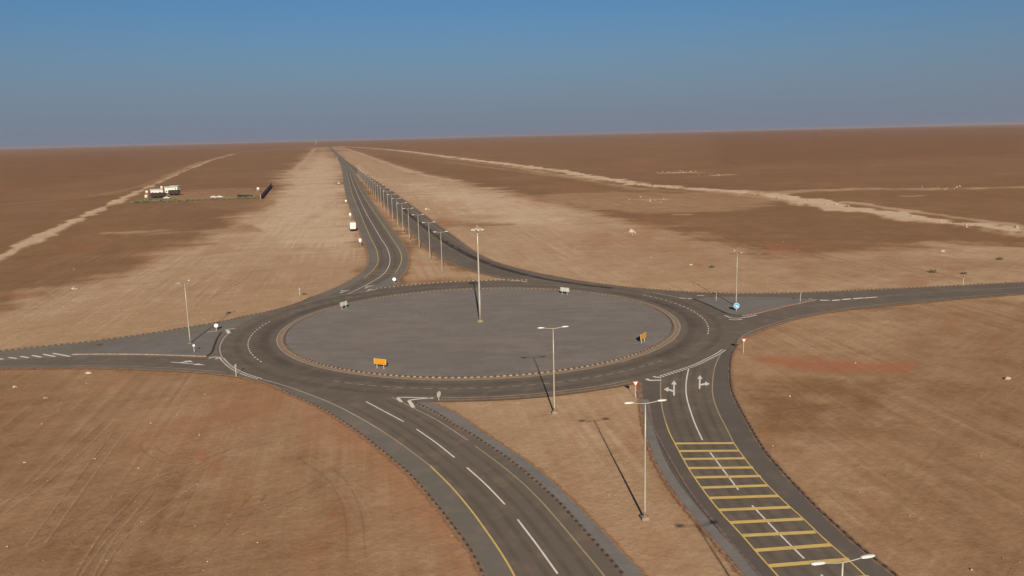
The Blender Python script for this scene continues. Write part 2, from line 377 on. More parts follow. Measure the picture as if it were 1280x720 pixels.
kerb('kerb', arc(40.25, 0, 2*PI, .5), [M_KB, M_KL], .34, .17, .05, 1.066)
bm = bmesh.new(); ribbon_bm(bm, arc(40.95, 0, 2*PI, .6), .9, .056); struct(obj('concrete_edging', bm, M_CONC))
kerb('kerb', S(A_kerb, .5), [M_KB, M_KO], .3, .13, .03)
kerb('kerb', offset(S(A_left[4:], .5), .05), [M_KB, M_KO], .26, .10, .02, 1.25)
kerb('kerb', S(B_kerb, .5), [M_KR, M_SHLD], .28, .10, .03)
kerb('kerb', S(B_right[2:], .5), [M_KB, M_KR], .28, .13, .03, 1.3)
kerb('kerb', S(W_up[1:], .5), [M_KB, M_KO], .3, .15, .03)
kerb('kerb', S([p for p in N_outer if 685 < p[0] < 1300], .5), [M_KB, M_KO], .3, .15, .04)
kerb('kerb', arc(52.9, ang((657, 352.4)), ang((468, 362)), .5), [M_KL, M_KB], .3, .15, .05, 1.2)

# splitter islands
w_spl = [(90, 443.6), (120, 443), (150, 443), (190, 443.6), (230, 444.9), (258, 446), (265, 444.5), (267, 433), (270.5, 423), (276.5, 415.6), (262, 416.5), (240, 419.5), (200, 424.8), (150, 431.5), (110, 438)]
e_spl = [(868, 374.6), (885, 380.6), (901, 389.3), (912.5, 395), (928, 395.4), (946, 392.8), (960, 388.7), (977.5, 384), (997, 380), (1010, 377.5), (1020, 375), (1000, 372.6), (950, 371.8), (905, 371.6), (880, 371.8)]
for nm, pl in (('west', w_spl), ('east', e_spl)):
    g = GG(pl); ctr = smooth_line(g+[g[0]], .8)
    bm = bmesh.new(); slab_bm(bm, lst(ctr[:-1]), 0, .14); struct(obj('splitter_island_paving', bm, M_PAVE2))
    nn = len(pl)
kerb('kerb', smooth_line(GG(w_spl[:6]), .5), [M_KP, M_KL], .3, .17, .03)
kerb('kerb', smooth_line(GG(w_spl[5:10]), .5), [M_KB, M_KB], .3, .17, .03)
kerb('kerb', smooth_line(GG(e_spl[:5]), .5), [M_KB, M_KB], .3, .17, .04)
kerb('kerb', smooth_line(GG(e_spl[4:11]), .5), [M_KP, M_KR], .3, .17, .04)
# paved verge behind the kerbs of the near median
bm = bmesh.new(); fill_bm(bm, lst(S(A_right))+lst(S(A_kerb)[::-1]), .10); struct(obj('paved_verge', bm, M_VERGE))
bm = bmesh.new(); fill_bm(bm, lst(S(B_left[1:]))+lst(offset(S(B_left[1:]), 1.15)[::-1]), .09); struct(obj('paved_verge', bm, M_VERGE))
bm = bmesh.new(); fill_bm(bm, lst(sL_right[-1:])+GG([(497.5, 350), (505, 356.5), (488, 357.5), (472, 360.5), (455, 365.2), (447, 366.5), (462, 361), (475, 355.5), (488, 347.5), (498, 341)])[::1], .06); struct(obj('splitter_island_paving', bm, M_PAVE2))

# --- tyre polish, dark bands
bm = bmesh.new()
for r, wd in ((44.1, 2.2), (49.2, 1.8)): ribbon_bm(bm, arc(r, 0, 2*PI, 1.2), wd, .060)
ribbon_bm(bm, arc(44.6, PI*.80, PI*1.32, 1.2), 4.6, .064); ribbon_bm(bm, arc(44.8, -.75, .75, 1.2), 4.2, .064)
mid1 = S([(457.5, 502.5), (504.5, 527.5), (544, 554), (583.7, 585), (631.2, 631.2), (672, 683), (700, 722), (740, 790)], 1)
for o_ in (-2.7, -1.0, 1.0, 2.7): ribbon_bm(bm, mid1, .8, .040, o_)
mid2 = S(B_mid+[(887.5, 566), (905, 590), (923, 613), (940, 632.5), (970, 665), (1005, 699), (1030, 722), (1090, 780)], 1)
for o_ in (-2.6, -1.0, 1.0, 2.6): ribbon_bm(bm, mid2, .8, .044, o_)
for o_ in (-2.2, 2.2): ribbon_bm(bm, S(L_mid, 3, 1), 1.2, .05, o_)
struct(obj('tyre_wear', bm, M_WEAR))
bm = bmesh.new()
band = [(505, 262), (520, 275), (540, 290.5), (554, 301), (570, 311), (590, 321.5), (607.5, 329.5), (632.5, 337.5), (657.5, 344), (680, 349), (705, 353), (735, 357), (765, 360.5)]
ribbon_bm(bm, S(band, 2, 1), 2.6, .058); struct(obj('tyre_wear', bm, M_OIL))
bm = bmesh.new()
far_r = [(445, 211.5), (460, 225), (478, 240), (492, 252), (508, 268), (524, 281), (545, 298), (565, 311), (590, 324.5), (615, 335), (650, 345)]
for o_ in (-4.2, -2.2, .2, 2.4): ribbon_bm(bm, S(far_r, 3, 1), 1.1, .054, o_)
struct(obj('tyre_wear', bm, M_WEAR))

# --- markings
Z = .072
mk_w, mk_f, mk_y, mk_p = bmesh.new(), bmesh.new(), bmesh.new(), bmesh.new()
def seg(bm, px, wd, z=Z): ribbon_bm(bm, S(px, .8), wd, z)
for d in ([(457.5, 502.5), (504.5, 527.5)], [(520.7, 537), (545, 554), (568.2, 572.5)], [(583.7, 585), (608, 607), (631.2, 631.2)], [(647, 650), (672, 683), (697, 718)], [(711, 741), (752, 815)],
          [(887.5, 566), (904, 588), (923, 613)], [(940, 632.5), (971, 665), (1005, 699)], [(1026, 719), (1080, 772)]):
    seg(mk_w, d, .2)
seg(mk_w, B_mid, .2)
seg(mk_f, A_yel[:6], .22); seg(mk_p, A_yel[5:8], .2); seg(mk_y, A_yel[7:], .2); 
seg(mk_f, A_line_r, .16); seg(mk_p, A_line_r2[:4], .17); seg(mk_p, A_line_r2[3:], .18)
seg(mk_p, B_yl[:4], .2); seg(mk_y, B_yl[3:], .17); seg(mk_p, B_yr[:7], .2); seg(mk_y, B_yr[6:], .16)
for (x0, y0), (x1, y1) in [((335, 60), (627, 58)), ((352, 98), (656, 96)), ((374, 138), (688, 134)), ((402, 183), (726, 180)), ((430, 230), (764, 223)), ((470, 281), (802, 270)),
                           ((510, 333), (853, 322)), ((556, 393), (908, 379)), ((608, 456), (972, 438)), ((668, 521), (1037, 503)), ((738, 595), (1118, 567)), ((802, 673), (1207, 640)), ((885, 765), (1310, 728))]:
    a, b = G(760+x0/4, 540+y0/4), G(760+x1/4, 540+y1/4)
    ribbon_bm(mk_y, np.array([a, b]), .62, Z+.004)
# ring lane dashes and edge lines
def dashes(bm, A, on, off_, wd, z=Z, s0=0):
    s = s0; L_ = length(A)
    while s+on*.5 < L_: ribbon_bm(bm, cut(A, s, s+on), wd, z); s += on+off_
dashes(mk_w, arc(46.5, ang((320, 450)), ang((318, 414)) - 2*PI*0, .5) if False else arc(47.1, ang((336, 402)), ang((330, 455))+2*PI, .5), .9, .95, .2)
dashes(mk_f, arc(46.2, ang((418, 476)), ang((832, 450)), .5), 1.35, 1.0, .17)
dashes(mk_w, arc(47.2, ang((887, 418)), ang((805, 368)), .5), 1.0, 1.0, .2)
dashes(mk_f, arc(46.5, ang((480, 372)), ang((345, 398)), .5), 1.6, 1.6, .16)
ribbon_bm(mk_f, arc(41.62, 0, 2*PI, .6), .2, Z)
ribbon_bm(mk_f, arc(50.8, ang((552, 497)), ang((792, 478)), 1), .17, Z)
ribbon_bm(mk_f, arc(52.3, ang((277, 448)), ang((283, 416))-0, 1), .25, Z)
seg(mk_f, [(816, 366), (832, 369), (847.5, 372), (862, 374.5)], .28)
seg(mk_f, [(380, 379.5), (405, 373.2), (435, 367.6), (460, 364.5)], .22, Z+.004)
seg(mk_w, L_mid, .2, Z); seg(mk_y, L_yl[2:], .2); seg(mk_y, L_yr, .2)
for y in (337.4, 339.9, 342.4):
    ribbon_bm(mk_p, np.array([G(463+(342.4-y)*.3, y+.2), G(496-(y-337)*.2, y-.2)]), .5, Z+.004)
# give-way lines: pairs of short dashes
for pts, on, of in (([(826, 471), (843, 465.5), (860, 460), (873, 455), (885, 449), (896, 443.5), (905, 437.5)], .55, .28), ([(277, 448), (284, 455.5), (293, 462), (307.5, 468.7), (325, 474)], .5, .3)):
    A = S(pts, .3)
    for o_ in (-.28, .28): dashes(mk_w, offset(A, o_), on, of, .3, s0=.2*(o_ > 0))
# thick chevron noses
for px, wd in (([(496, 497.3), (510, 497.2), (522, 497.6), (538, 498)], .3), ([(497, 498), (499.5, 500.5), (502, 503)], .5), ([(511, 501), (520, 499.6), (530, 498.7), (542, 498.1)], .45), ([(511, 501.3), (514, 505.5), (517, 510)], .55),
               ([(808, 474), (812, 476), (818, 476), (826, 475.6)], .55), ([(816.5, 471), (821, 472.2), (826, 472)], .45),
               ([(905.6, 394.6), (914, 397.6), (921, 398.2), (928, 397.6), (938, 395.8), (946, 394.3)], .35), ([(911, 399.4), (919, 400.3), (928, 399.4)], .35),
               ([(261.5, 448.5), (265, 446.9), (276, 447)], .4), ([(269.5, 449.3), (273, 447.9), (277, 448.5)], .4), ([(259, 415.6), (272, 413.8)], .35), ([(281, 412.3), (294, 411)], .35), ([(284, 413), (286.5, 417)], .7),
               ([(849, 372.8), (857, 373.3)], .5), ([(860, 373.6), (865, 373.4)], .6), ([(871, 369.8), (880, 369.8)], .5),
               ([(1008, 374.3), (1016, 374.2)], .35), ([(1025, 375.6), (1040, 376)], .9), ([(1036, 376.4), (1052, 375)], .9), ([(1050, 375.2), (1066, 373.6)], .9), ([(1064, 374), (1080, 372.7)], .9), ([(1080, 373), (1096, 371.6)], .7),
               ([(66, 442), (87.5, 446)], .5), ([(54, 443.2), (69, 446.2)], .5), ([(40, 444.6), (52, 447)], .5), ([(25.6, 445.8), (36, 447.7)], .5), ([(11, 447.2), (21, 448.6)], .5), ([(-4, 448.4), (4, 449.6)], .5),
               ([(638, 351.4), (650, 351.4)], .5), ([(652, 352.3), (659, 352.4)], .5)):
    ribbon_bm(mk_w, S(px, .5) if len(px) > 2 else np.array(GG(px)), wd, Z+.004)
def arrow(bm, a, b, side, wscale=1.0, z=Z):
    """lane arrow, straight on plus a branch to one side (side=+1 left)"""
    a, b = np.array(G(*a)), np.array(G(*b)); L_ = np.linalg.norm(b-a); d = (b-a)/L_; n = np.array([-d[1], d[0]])*side*wscale
    def P(u, v): return a+d*u*L_+n*v
    for poly in ([(0, -.11), (.74, -.11), (.74, .11), (0, .11)], [(.72, -.38), (1, 0), (.72, .38)], [(.22, .11), (.33, .11), (.42, .72), (.38, .92), (.30, .72)], [(.22, .78), (.37, 1.35), (.54, .72)]):
        fill_bm(bm, [P(*p) for p in poly], z); z += .003
arrow(mk_w, (842.5, 495), (842.5, 476), 1, 1.15); arrow(mk_w, (874.3, 486.5), (875, 469.5), -1, 1.15)
arrow(mk_w, (214, 453), (257, 456.8), 1, 1.3)
arrow(mk_w, (437, 362.6), (424, 366.8), -1, 1.2); arrow(mk_w, (468, 356.5), (455, 361), -1, 1.2); arrow(mk_w, (470, 361.8), (457, 364.6), -1, 1.2)
for bm_, nm, mt in ((mk_w, 'white_road_markings', M_WHITE), (mk_f, 'faded_road_markings', M_FADED), (mk_y, 'yellow_road_markings', M_YEL), (mk_p, 'dusty_yellow_markings', M_PALEY)):
    struct(obj(nm, bm_, mt))
# other line work on the side roads
bm = bmesh.new()
for px in ([(-150, 462), (0, 458.3), (62, 457.8), (137, 457.8), (180, 459), (245, 462.3), (285, 466)], [(922, 427.5), (930, 419.5), (951, 410), (980, 400.8), (1007, 394), (1072, 384.2), (1160, 375.3), (1280, 365.3)],
           [(0, 442), (60, 435.5), (130, 428)], [(1096, 371), (1160, 366), (1280, 359.3)]):
    ribbon_bm(bm, S(px, 1.5), .15, .066)
for o_, px in ((0, [(452, 216), (467, 229.5), (482, 242.5), (497, 254), (514, 268.5), (533, 284), (553, 299.5), (575, 313)]),): 
    dashes(bm, S(px, 3, 1), 6, 5, .16, .062)
    dashes(bm, offset(S(px, 3, 1), 3.6), 200, 1, .14, .062); 
struct(obj('edge_line_markings', bm, M_FADED))

# blown sand and red soil along the road edges
bm = bmesh.new(); bmr = bmesh.new()
for A, sgn in ((sA_left, 1), (sA_right, -1), (sB_left, 1), (sB_right, -1), (sW_low, 1), (sE_low[::-1], 1)):
    ribbon_bm(bm, A, 1.1, .046); ribbon_bm(bmr, A, 1.6, .018, 0)
for A in (sL_left, sL_right, sN_inner, sN_outer): ribbon_bm(bm, A, 1.8, .075)
ribbon_bm(bm, arc(41.1, 0, 2*PI, 1), .7, .078); ribbon_bm(bm, arc(51.9, ang((552, 497)), ang((792, 478)), 1), 1.0, .078)
struct(obj('blown_sand', bm, M_DRIFT)); struct(obj('red_soil', bmr, M_RED))

# ------------------------------------------------------------------ ground
def hash2(ix, iy, s):
    h = (ix.astype(np.int64)*374761393+iy.astype(np.int64)*668265263+s*974711) & 0x7fffffff
    h = (h ^ (h >> 13))*1274126177 & 0x7fffffff
    return ((h ^ (h >> 16)) & 0xffff)/65535.0
def vnoise(x, y, s=0):
    ix = np.floor(x); iy = np.floor(y); fx = x-ix; fy = y-iy; fx = fx*fx*(3-2*fx); fy = fy*fy*(3-2*fy)
    a = hash2(ix, iy, s); b = hash2(ix+1, iy, s); c = hash2(ix, iy+1, s); d = hash2(ix+1, iy+1, s)
    return (a*(1-fx)+b*fx)*(1-fy)+(c*(1-fx)+d*fx)*fy
def fbm(x, y, o=5, s=0):
    v = 0; a = .5; t = 0
    for k in range(o): v = v+a*vnoise(x*2**k+k*17.3, y*2**k-k*9.1, s+k); t += a; a *= .55
    return v/t
th_f = np.radians(np.linspace(-42, 42, 860)); th_c = np.radians(np.linspace(42, 318, 70))[1:-1]
th = np.r_[th_f, th_c]; nT = len(th)
rr = np.exp(np.linspace(math.log(14), math.log(42000), 760)); nR = len(rr)
TT, RR = np.meshgrid(th, rr); GX = (RR*np.sin(TT)).ravel(); GY = (RR*np.cos(TT)).ravel()
u = TT.ravel().copy(); u[u > PI] -= 2*PI; v = np.log(RR.ravel())
def uvp(px): x, y = G(*px); return (math.atan2(x, y), .5*math.log(x*x+y*y))
VS = .22                                                 # depth axis is squeezed so that patch edges soften the way they lie
def poly_sd(pxs):
    P = np.array([uvp(p) for p in pxs]); P[:, 1] *= VS; q = np.c_[u, v*VS]
    ins = np.zeros(len(u), bool); dm = np.full(len(u), 9.)
    n = len(P)
    for i in range(n):
        a, b = P[i], P[(i+1) % n]
        c = ((a[1] > q[:, 1]) != (b[1] > q[:, 1]))
        with np.errstate(divide='ignore', invalid='ignore'):
            xi = (b[0]-a[0])*(q[:, 1]-a[1])/(b[1]-a[1]+1e-12)+a[0]
        ins ^= c & (q[:, 0] < xi)
        e = b-a; t = np.clip(((q-a)@e)/(e@e+1e-12), 0, 1); d = np.hypot(*(q-a-t[:, None]*e).T); dm = np.minimum(dm, d)
    return np.where(ins, dm, -dm)
def line_d(pxs):
    P = np.array([G(*p) for p in pxs]); dm = np.full(len(u), 1e9)
    for i in range(len(P)-1):
        a, b = P[i], P[i+1]; e = b-a; qx = GX-a[0]; qy = GY-a[1]
        t = np.clip((qx*e[0]+qy*e[1])/(e@e), 0, 1); dm = np.minimum(dm, np.hypot(qx-t*e[0], qy-t*e[1]))
    return dm
def sm(x, a, b): t = np.clip((x-a)/(b-a), 0, 1); return t*t*(3-2*t)
n1 = fbm(u*26, v*9, 6, 1)-.5; n2 = fbm(u*90, v*22, 5, 31)-.5; n4 = fbm(u*9, v*52, 4, 201)-.5; n3 = fbm(GX/55, GY/55, 5, 77)-.5
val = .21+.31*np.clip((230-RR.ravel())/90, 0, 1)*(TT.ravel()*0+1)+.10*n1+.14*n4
def patch(pxs, value, soft=.012, rag=.05, amount=1.0):
    global val
    m = sm(poly_sd(pxs)+rag*n1*.8+rag*.4*n2+rag*1.1*n4, -soft, soft)*amount
    val = val*(1-m)+value*m
# the plain is dark gravel; ground worked by graders is paler
patch([(0, 470), (0, 900), (700, 900), (600, 719), (560, 640), (480, 560), (350, 485), (250, 464)], .55, .03, .05)
patch([(0, 560), (0, 900), (500, 900), (420, 720), (250, 640), (120, 570)], .27, .10, .08, .8)
patch([(540, 500), (800, 470), (830, 620), (960, 760), (1040, 880), (900, 880), (760, 690), (640, 565)], .66, .02, .02)
patch([(925, 425), (1000, 400), (1280, 370), (1280, 900), (1250, 900), (1100, 720), (960, 580), (910, 480)], .57, .02, .03)
patch([(1020, 520), (1290, 470), (1290, 900), (1260, 860), (1120, 640)], .32, .10, .1, .9)
patch([(930, 490), (1090, 495), (1090, 530), (960, 538)], .20, .025, .04, .9)
patch([(1070, 395), (1280, 385), (1280, 450), (1130, 440)], .40, .04, .06, .6)
patch([(-1500, 500), (-60, 400), (0, 384), (60, 362), (130, 346), (180, 330), (205, 316), (262, 300), (255, 291), (292, 284), (275, 272), (312, 262), (330, 254), (318, 249), (346, 240), (352, 226), (372, 211), (386, 196), (397, 184.5), (402, 184.5), (409, 184.2), (428, 205),
       (436, 240), (450, 283), (464, 320), (452, 345), (425, 368), (330, 408), (0, 452), (-60, 458), (-1500, 560)], .76, .016, .028)
patch([(360, 225), (400, 195), (425, 205), (430, 245), (440, 280), (455, 310), (430, 320), (330, 300), (300, 285), (345, 250)], 1.0, .03, .05, .8)
patch([(0, 400), (130, 370), (260, 340), (440, 330), (445, 358), (325, 406), (0, 450)], .62, .03, .05, .7)
patch([(455, 243), (478, 268), (515, 312), (510, 350), (650, 352), (560, 330), (520, 304), (495, 275), (466, 243)], .74, .01, .02)
patch([(414, 183.2), (440, 187), (470, 200), (520, 215), (560, 224), (640, 240), (700, 254), (745, 263), (790, 277), (850, 290), (910, 305), (960, 318), (1040, 316), (1110, 312), (1180, 303), (1290, 306), (2600, 280), (2600, 318), (1290, 366), (1010, 376), (860, 376), (735, 362), (640, 346), (575, 316), (512, 272), (452, 226), (420, 196)], .74, .012, .03)
patch([(500, 228), (560, 232), (640, 247), (700, 262), (720, 285), (640, 282), (570, 265)], 1.0, .03, .05, .8)
patch([(640, 243), (760, 240), (960, 243), (1020, 250), (900, 264), (800, 268), (740, 262)], .50, .008, .03)
patch([(700, 300), (860, 300), (960, 325), (950, 352), (840, 350), (740, 330)], .60, .03, .06, .7)
patch([(540, 275), (600, 277), (640, 281), (600, 284), (545, 281)], .38, .006, .02, .8)
patch([(1000, 320), (1290, 325), (1290, 345), (1060, 350), (980, 340)], .50, .02, .05, .8)
patch([(130, 291), (180, 288.5), (260, 286.5), (312, 280), (330, 290), (250, 290), (160, 293.5)], .62, .003, .012)
patch([(215, 247), (330, 243), (345, 250), (330, 262), (290, 268), (270, 262)], .30, .006, .03, .7)
patch([(200, 240), (250, 236), (340, 233), (345, 244), (300, 246), (215, 249)], .48, .004, .02, .8)
patch([(425, 184.5), (500, 187), (640, 204), (760, 225), (640, 214), (540, 203), (470, 194)], .33, .004, .02, .7)
patch([(-20, 470), (60, 466), (70, 490), (-20, 520)], .30, .03, .05, .5)
patch([(170, 470), (300, 475), (290, 492), (180, 497)], .26, .03, .06, .6)
patch([(120, 500), (200, 480), (420, 530), (560, 700), (470, 690), (380, 600), (250, 530)], .52, .06, .08, .6)
patch([(375, 575), (420, 600), (440, 660), (415, 650), (390, 610)], .24, .03, .04, .6)
patch([(0, 530), (90, 520), (150, 560), (0, 600)], .30, .05, .08, .5)
patch([(560, 505), (780, 488), (700, 520), (600, 520)], .80, .03, .03, .5)
patch([(930, 400), (1110, 385), (1120, 420), (990, 435)], .66, .03, .05, .7)
patch([(1150, 480), (1280, 470), (1280, 560), (1180, 540)], .25, .06, .08, .5)
patch([(60, 190), (290, 186), (260, 205), (100, 215)], .10, .02, .05, .6)
patch([(860, 165), (1280, 160), (1280, 195), (900, 205)], .03, .01, .03, .7)
patch([(0, 196), (150, 192), (180, 215), (0, 240)], .05, .01, .04, .7)
# tracks and graded berms: (line, half width m, value, height)
hgt = -.10-.10*fbm(GX/9, GY/9, 4, 5)+.08*n3
def track(pxs, hw, value, ht=0, amount=.9, jag=.8):
    global val, hgt
    d = line_d(pxs)+hw*jag*(n2*1.0+n1*.5+(fbm(GX/16, GY/16, 3, 66)-.5)*2.2)
    m = sm(-d, -hw, -hw*.35)*amount; val = val*(1-m)+value*m
    if ht: hgt = hgt+ht*sm(-d, -hw*.8, 0)*(.35+.9*fbm(GX/14, GY/14, 4, 9))
track([(-60, 350), (0, 322), (40, 301), (100, 273), (165, 243.5), (220, 217.5), (265, 200), (294, 192.4)], 5.0, 1.0, .4, .9, 1.0)
track([(0, 256), (75, 249), (130, 243), (180, 232), (216, 217)], 8, .50, 0, .7)
track([(216, 217), (250, 203), (290, 192)], 10, .62, 0, .8)
track([(300, 190.5), (340, 187), (395, 182.5)], 30, .6, 0, .6)
track([(366, 216), (385, 197), (394, 184.5)], 9, .85, 0)
track([(420, 182.8), (460, 184.6), (500, 188), (560, 196), (600, 200.8), (640, 206), (700, 213.5), (760, 224.5), (800, 230.5), (850, 235.5), (900, 237.5), (930, 240), (960, 243), (1000, 250), (1060, 260), (1120, 269.5), (1180, 277.5), (1240, 284), (1300, 291)], 12, 1.2, .7, 1.0, 1.0)
track([(640, 208.5), (760, 227), (900, 240), (1000, 253), (1120, 273), (1300, 295)], 7, .8, .3, .6, 1.2)
track([(500, 189.5), (640, 209), (740, 226), (800, 235), (870, 241)], 5, .75, 0, .6, 1.0)
track([(560, 202), (640, 213), (720, 223), (800, 237)], 7, .6, 0, .6)
track([(600, 197), (700, 209), (800, 214), (900, 217)], 9, .34, 0, .6)
track([(1060, 252), (1130, 262.5), (1200, 272), (1300, 286)], 6, .82, .4)
track([(950, 241.5), (1010, 237.5), (1080, 236), (1160, 236), (1300, 233.5)], 13, .62, .6)
track([(425, 183.6), (445, 190), (470, 199), (500, 210), (540, 221), (570, 226)], 9, .9, .3, .8)
track([(1165, 303.5), (1200, 308), (1300, 311)], 5, .7, .3)
track([(1060, 163.5), (1180, 161.3)], 300, .45, 0, .8)
for x0, y0, x1, hw in ((800, 249, 830, 6), (848, 268, 862, 4), (840, 216, 862, 16), (895, 219, 912, 10), (340, 273, 356, 2), (1130, 245, 1150, 5)):
    track([(x0, y0), (x1, y0-.5)], hw, .85, .8 if hw > 9 else .2, .9, .4)
# reddish soil
red = .25*sm(n1+n3*.4, .10, .28)
def redp(pxs, a, soft=.02, rg=.03): 
    global red
    red = np.maximum(red, a*sm(poly_sd(pxs)+rg*n1+rg*n2, -soft, soft))
redp([(935, 445), (985, 444), (1040, 449), (1140, 455), (1130, 463), (1040, 463), (960, 456)], 1.0, .006, .006)
redp([(170, 545), (230, 515), (290, 498), (345, 492), (350, 510), (280, 530), (220, 555), (190, 565)], .5, .03)
redp([(205, 560), (270, 558), (275, 572), (215, 572)], .7, .01)
redp([(320, 480), (400, 515), (480, 570), (560, 660), (590, 720), (570, 720), (500, 620), (420, 550), (350, 505)], .45, .02)
redp([(960, 305), (1030, 305), (1010, 318), (960, 318)], .5, .01)
redp([(800, 268), (818, 268), (818, 300), (802, 300)], .4, .01)
val = np.clip(val, 0, 1.1); R0 = RR.ravel()
hgt = np.minimum(hgt, np.where(R0 < 500, .0, 9))-.02*sm(R0, 400, 1500)
hgt = np.where(R0 > 3000, hgt+sm(R0, 6000, 30000)*38*(fbm(u*9, v*3, 4, 50)-.35), hgt)
V = [(0, 0, -.15)]+list(zip(GX.tolist(), GY.tolist(), hgt.tolist()))
F = []
for i in range(nR-1):
    b0 = 1+i*nT; b1 = b0+nT
    F += [(b0+k, b0+(k+1) % nT, b1+(k+1) % nT, b1+k) for k in range(nT)]
F += [(0, 1+(k+1) % nT, 1+k) for k in range(nT)]
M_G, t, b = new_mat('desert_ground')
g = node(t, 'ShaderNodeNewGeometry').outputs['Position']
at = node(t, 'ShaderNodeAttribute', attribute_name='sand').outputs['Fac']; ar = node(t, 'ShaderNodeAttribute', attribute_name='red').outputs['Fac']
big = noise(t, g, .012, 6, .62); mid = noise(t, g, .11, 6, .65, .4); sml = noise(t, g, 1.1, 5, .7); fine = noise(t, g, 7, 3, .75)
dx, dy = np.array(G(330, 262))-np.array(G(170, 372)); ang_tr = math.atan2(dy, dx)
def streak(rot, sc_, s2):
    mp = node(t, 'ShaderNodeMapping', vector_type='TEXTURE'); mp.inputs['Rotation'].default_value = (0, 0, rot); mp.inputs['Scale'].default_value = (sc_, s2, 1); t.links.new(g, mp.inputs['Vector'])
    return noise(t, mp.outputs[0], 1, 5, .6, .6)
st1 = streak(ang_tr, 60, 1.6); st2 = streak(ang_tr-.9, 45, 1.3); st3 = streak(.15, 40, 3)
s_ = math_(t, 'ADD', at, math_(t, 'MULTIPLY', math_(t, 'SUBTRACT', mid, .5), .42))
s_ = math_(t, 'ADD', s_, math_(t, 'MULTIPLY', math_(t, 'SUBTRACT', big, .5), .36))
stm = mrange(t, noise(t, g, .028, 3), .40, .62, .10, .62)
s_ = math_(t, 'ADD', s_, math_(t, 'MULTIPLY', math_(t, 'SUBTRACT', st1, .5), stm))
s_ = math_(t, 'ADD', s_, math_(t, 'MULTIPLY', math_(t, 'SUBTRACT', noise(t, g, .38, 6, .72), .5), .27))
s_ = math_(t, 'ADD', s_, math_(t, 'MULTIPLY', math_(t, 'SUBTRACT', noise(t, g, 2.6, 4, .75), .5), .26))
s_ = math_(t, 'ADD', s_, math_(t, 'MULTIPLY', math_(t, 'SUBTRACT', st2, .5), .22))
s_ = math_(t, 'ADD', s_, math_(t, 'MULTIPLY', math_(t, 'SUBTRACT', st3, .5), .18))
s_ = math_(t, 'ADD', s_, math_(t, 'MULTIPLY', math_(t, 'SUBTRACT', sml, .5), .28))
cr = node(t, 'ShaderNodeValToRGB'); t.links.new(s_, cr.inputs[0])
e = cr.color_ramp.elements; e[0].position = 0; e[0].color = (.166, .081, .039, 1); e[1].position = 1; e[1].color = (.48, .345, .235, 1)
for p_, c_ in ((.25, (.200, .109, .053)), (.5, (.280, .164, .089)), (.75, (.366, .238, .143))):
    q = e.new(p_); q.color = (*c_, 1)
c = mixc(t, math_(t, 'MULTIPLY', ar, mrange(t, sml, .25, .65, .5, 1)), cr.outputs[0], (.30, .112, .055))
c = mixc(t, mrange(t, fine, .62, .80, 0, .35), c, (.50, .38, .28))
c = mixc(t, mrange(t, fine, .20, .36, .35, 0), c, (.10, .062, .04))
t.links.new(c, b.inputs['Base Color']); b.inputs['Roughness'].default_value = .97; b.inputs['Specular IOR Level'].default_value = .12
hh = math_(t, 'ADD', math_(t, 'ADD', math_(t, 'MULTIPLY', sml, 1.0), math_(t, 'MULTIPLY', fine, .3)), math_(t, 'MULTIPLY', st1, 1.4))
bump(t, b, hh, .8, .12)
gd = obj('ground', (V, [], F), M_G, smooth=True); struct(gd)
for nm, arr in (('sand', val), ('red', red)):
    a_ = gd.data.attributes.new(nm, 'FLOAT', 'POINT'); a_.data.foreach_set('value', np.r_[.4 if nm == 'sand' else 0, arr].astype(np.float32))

# tyre ruts wandering over the open ground
bm, bml = bmesh.new(), bmesh.new()
def rut(px, bmm, z=.012):
    A = S(px, 1.5)
    for o_ in (-.85, .85): ribbon_bm(bmm, A, .45, z+rnd.uniform(0, .004), o_)
for i in range(34):
    x0 = rnd.uniform(-20, 330); y0 = rnd.uniform(330, 425)-x0*.12
    k = rnd.uniform(.35, .75); ln = rnd.uniform(60, 200)
    x1 = min(x0+ln, 430-max(0, (y0-ln*k)-330)*.9); y1 = y0-(x1-x0)*k
    if x1-x0 < 20: continue
    rut([(x0, y0), (x0+(x1-x0)*.5, y0+(y1-y0)*.5+rnd.uniform(-4, 4)), (x1, y1)], rnd.choice((bm, bml)))
for i in range(16):
    x0 = rnd.uniform(-30, 250); y0 = rnd.uniform(560, 760); x1 = x0+rnd.uniform(80, 240); y1 = max(505+max(0, x1-300)*.55, y0-rnd.uniform(40, 160))
    if y1 > y0: continue
    rut([(x0, y0), ((x0+x1)/2, (y0+y1)/2+rnd.uniform(-16, 16)), (x1, y1)], rnd.choice((bm, bml)))
rut([(205, 545), (185, 552), (190, 565), (212, 574), (250, 578)], bm); rut([(215, 556), (240, 550), (260, 540), (300, 528)], bm)
rut([(380, 570), (420, 600), (440, 640), (445, 700)], bm); rut([(400, 590), (430, 610), (455, 650)], bml)
for i in range(12):
    x0 = rnd.uniform(960, 1250); y0 = rnd.uniform(430, 640)
    if x0-960 < (y0-560): continue
    rut([(x0, y0), (x0+60, y0-14+rnd.uniform(-8, 8)), (x0+130, y0+rnd.uniform(-35, 0))], rnd.choice((bm, bml)))
for i in range(16):
    x0 = rnd.uniform(560, 1150); y0 = rnd.uniform(290, 335) if x0 > 700 else rnd.uniform(250, 290)
    rut([(x0, y0), (x0+60, y0+rnd.uniform(-3, 6)), (x0+140, y0+rnd.uniform(0, 12))], rnd.choice((bm, bml)))
struct(obj('tyre_tracks', bm, M_RUT)); struct(obj('tyre_tracks', bml, M_RUTL))

